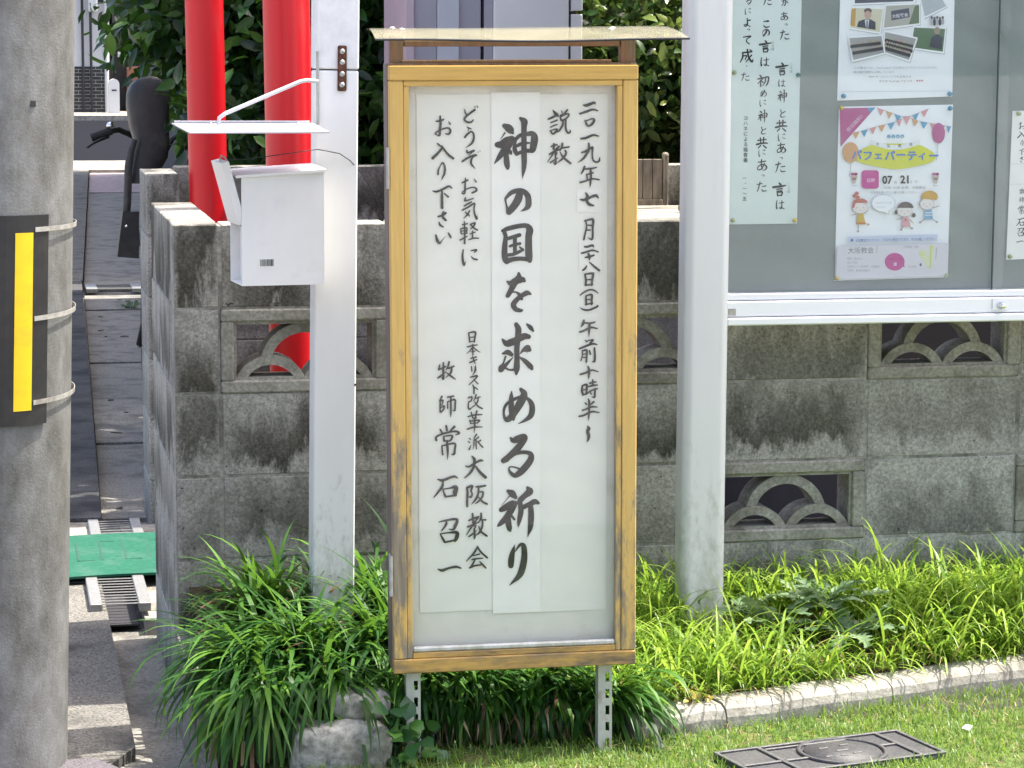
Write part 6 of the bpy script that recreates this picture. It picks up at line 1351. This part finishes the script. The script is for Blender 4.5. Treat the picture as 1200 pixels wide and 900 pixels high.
lv = Leaves(); n = 1500; xs = rng.uniform(0.6, 2.7, n); ys = rng.uniform(4.75, 5.5, n); cx, cy = (xs-1.713)*math.cos(AC)+(ys-5.025)*math.sin(AC), -(xs-1.713)*math.sin(AC)+(ys-5.025)*math.cos(AC); ok = (ys < np.where(xs > 1.33, K0.y+(xs-K0.x)*math.tan(KA)-0.004, 5.28)) & ~((np.abs(cx) < 0.25) & (np.abs(cy) < 0.12)); xs, ys = xs[ok], ys[ok]; n = len(xs)
P, w = blades(n, xs, ys, np.full(n, 0.003), 0.02, 0.05, 0.0015, 0.0028, 3, (0, 0, 0), (0, 30), (0.0, 0.2)); lv.strip(P, 3, w, rng.random(n)); tag(lv.build('dry_thatch', MT['dryleaf']), 'dry blades lying in the turf', 'grass', None, 'stuff')

# jagged grey-green weeds
def jag_leaf(mb, base, d, L, Wd, up, droop, r):
    d = Vector(d).normalized(); sd = d.cross(Vector((0, 0, 1))).normalized(); n = 14; ctr = []
    for i in range(n+1):
        t = i/n; ctr.append(Vector(base)+d*L*t*math.cos(up)+Vector((0, 0, 1))*(L*t*math.sin(up)-droop*L*t*t))
    for s_ in (-1, 1):
        vs = []; 
        for i in range(n+1):
            t = i/n; env = Wd*math.sin(math.pi*min(1, 0.12+0.88*t))**0.7*(1.0 if i % 2 else 0.42)*(1 if t < 1 else 0)
            vs += [ctr[i][:], (ctr[i]+sd*s_*env/2+d*(0.012 if i % 2 else 0)+Vector((0, 0, 0.006*r.uniform(-1, 1)+0.10*env)))[:]]
        mb.add(vs, [(2*i, 2*i+1, 2*i+3, 2*i+2) for i in range(n)])
def weed(px, py, Y, label, n, L, seed, mat='thistle'):
    p = Vector(atY(px, py, Y)); p.z = bed_z(p.x, p.y)+0.035; r = random.Random(seed); t = thing('thistle_weed', label, 'weed', p, (0, 0, 0), 'jagged weeds in the bed')
    m = MB(); var = []
    for i in range(n):
        a = 2*math.pi*i/n+r.uniform(-0.3, 0.3); k0 = len(m.v); jag_leaf(m, (0, 0, 0), (math.cos(a), math.sin(a)-0.25, 0), L*r.uniform(0.7, 1.15), L*0.34, R(r.uniform(22, 60)), r.uniform(0.2, 0.6), r); var += [r.random()]*(len(m.v)-k0)
    m.build('leaves', MT[mat], t, attr=('var', var)); return t
weed(900, 712, 5.72, 'jagged grey-green weed beside the silver post', 11, 0.17, 1); weed(960, 700, 5.78, 'tall jagged grey-green weed below the openwork block', 12, 0.18, 2); weed(1000, 722, 5.66, 'low spreading jagged weed in the middle of the bright grass', 11, 0.16, 3); weed(872, 716, 5.80, 'small jagged weed against the silver post', 8, 0.11, 7)
# broad-leaved weed at the left leg of the sign, yellowing one at the kerb end
def leafy(name, label, base, n, size, spread, h, mat, seed):
    t = thing(name, label, 'weed', base); lv = Leaves(); k = n
    P = np.stack([rng.normal(0, spread, k), rng.normal(0, spread*0.6, k), rng.uniform(0.01, h, k)], 1); D = unit(np.stack([rng.normal(size=k), rng.normal(size=k)-0.5, rng.normal(0, 0.4, k)], 1)); Nn = unit(rng.normal(size=(k, 3))*0.4+np.array([0, -0.5, 0.9]))
    L = size*rng.uniform(0.7, 1.2, k); lv.leaf(P, D, Nn, L, L*0.85, 0.2, 0.25); lv.build('leaves', MT[mat], t)
    m = MB()
    for q in P[::2]: m.tube([(q[0]*0.3, q[1]*0.3, -0.005), tuple(q*np.array([0.7, 0.7, 0.6])), tuple(q)], 0.0013, 5, cap=False)
    m.build('stems', MT['ivy'] if mat == 'ivy' else MT['dryleaf'], t); return t
leafy('broad_leaf_weed', 'dark broad-leaved weed growing at the left leg of the sign', tuple(atZ(470, 893, 0.0)), 26, 0.045, 0.045, 0.075, 'ivy', 1)
leafy('broad_leaf_weed', 'fresh green broad leaf hanging beside the left leg of the sign', tuple(Vector(atY(462, 862, 5.14))), 7, 0.055, 0.018, 0.07, 'ivy', 2)
leafy('yellowing_weed', 'small yellowing weed at the end of the kerb right of the sign', tuple(atZ(812, 850, 0.0)), 70, 0.016, 0.026, 0.085, 'yelweed', 3)
leafy('gutter_weed', 'little green weed growing from a crack in the far gutter', tuple(atZ(154, 362, -0.09)), 30, 0.028, 0.03, 0.05, 'ivy', 4)
# fallen bits
m = MB(); m.prism([(-0.012, 0), (-0.002, 0.008), (0.014, 0.004), (0.004, -0.006)], 0, 0.0015, 'z', Matrix.Translation(atZ(1133, 853, 0.03)) @ Matrix.Rotation(R(60), 4, 'X')); solo(m, 'fallen_petal', MT['paper2'], 'small pale dry leaf lying on the turf at the right', 'leaf')
lt = random.Random(9)
for i, (px, py) in enumerate(((118, 372), (124, 395), (140, 352), (146, 395), (118, 388), (148, 484), (137, 508), (130, 470), (140, 596))):
    p = atZ(px, py, -0.088); m = MB(); s_ = lt.uniform(0.012, 0.03); m.prism([(-s_, 0), (0, s_*0.5), (s_, 0.1*s_), (0.2*s_, -s_*0.5)], 0, 0.003, 'z', Matrix.Translation((p[0], p[1], p[2]+0.002)) @ Matrix.Rotation(lt.uniform(0, 6), 4, 'Z') @ Matrix.Rotation(0.2, 4, 'X')); solo(m, 'fallen_leaf', MT['bark'], 'dark dry leaf lying in the shaded alley gutter', 'leaf', 'fallen leaves in the alley gutter')
for o in bpy.data.objects:
    if 'world' in o: del o['world']
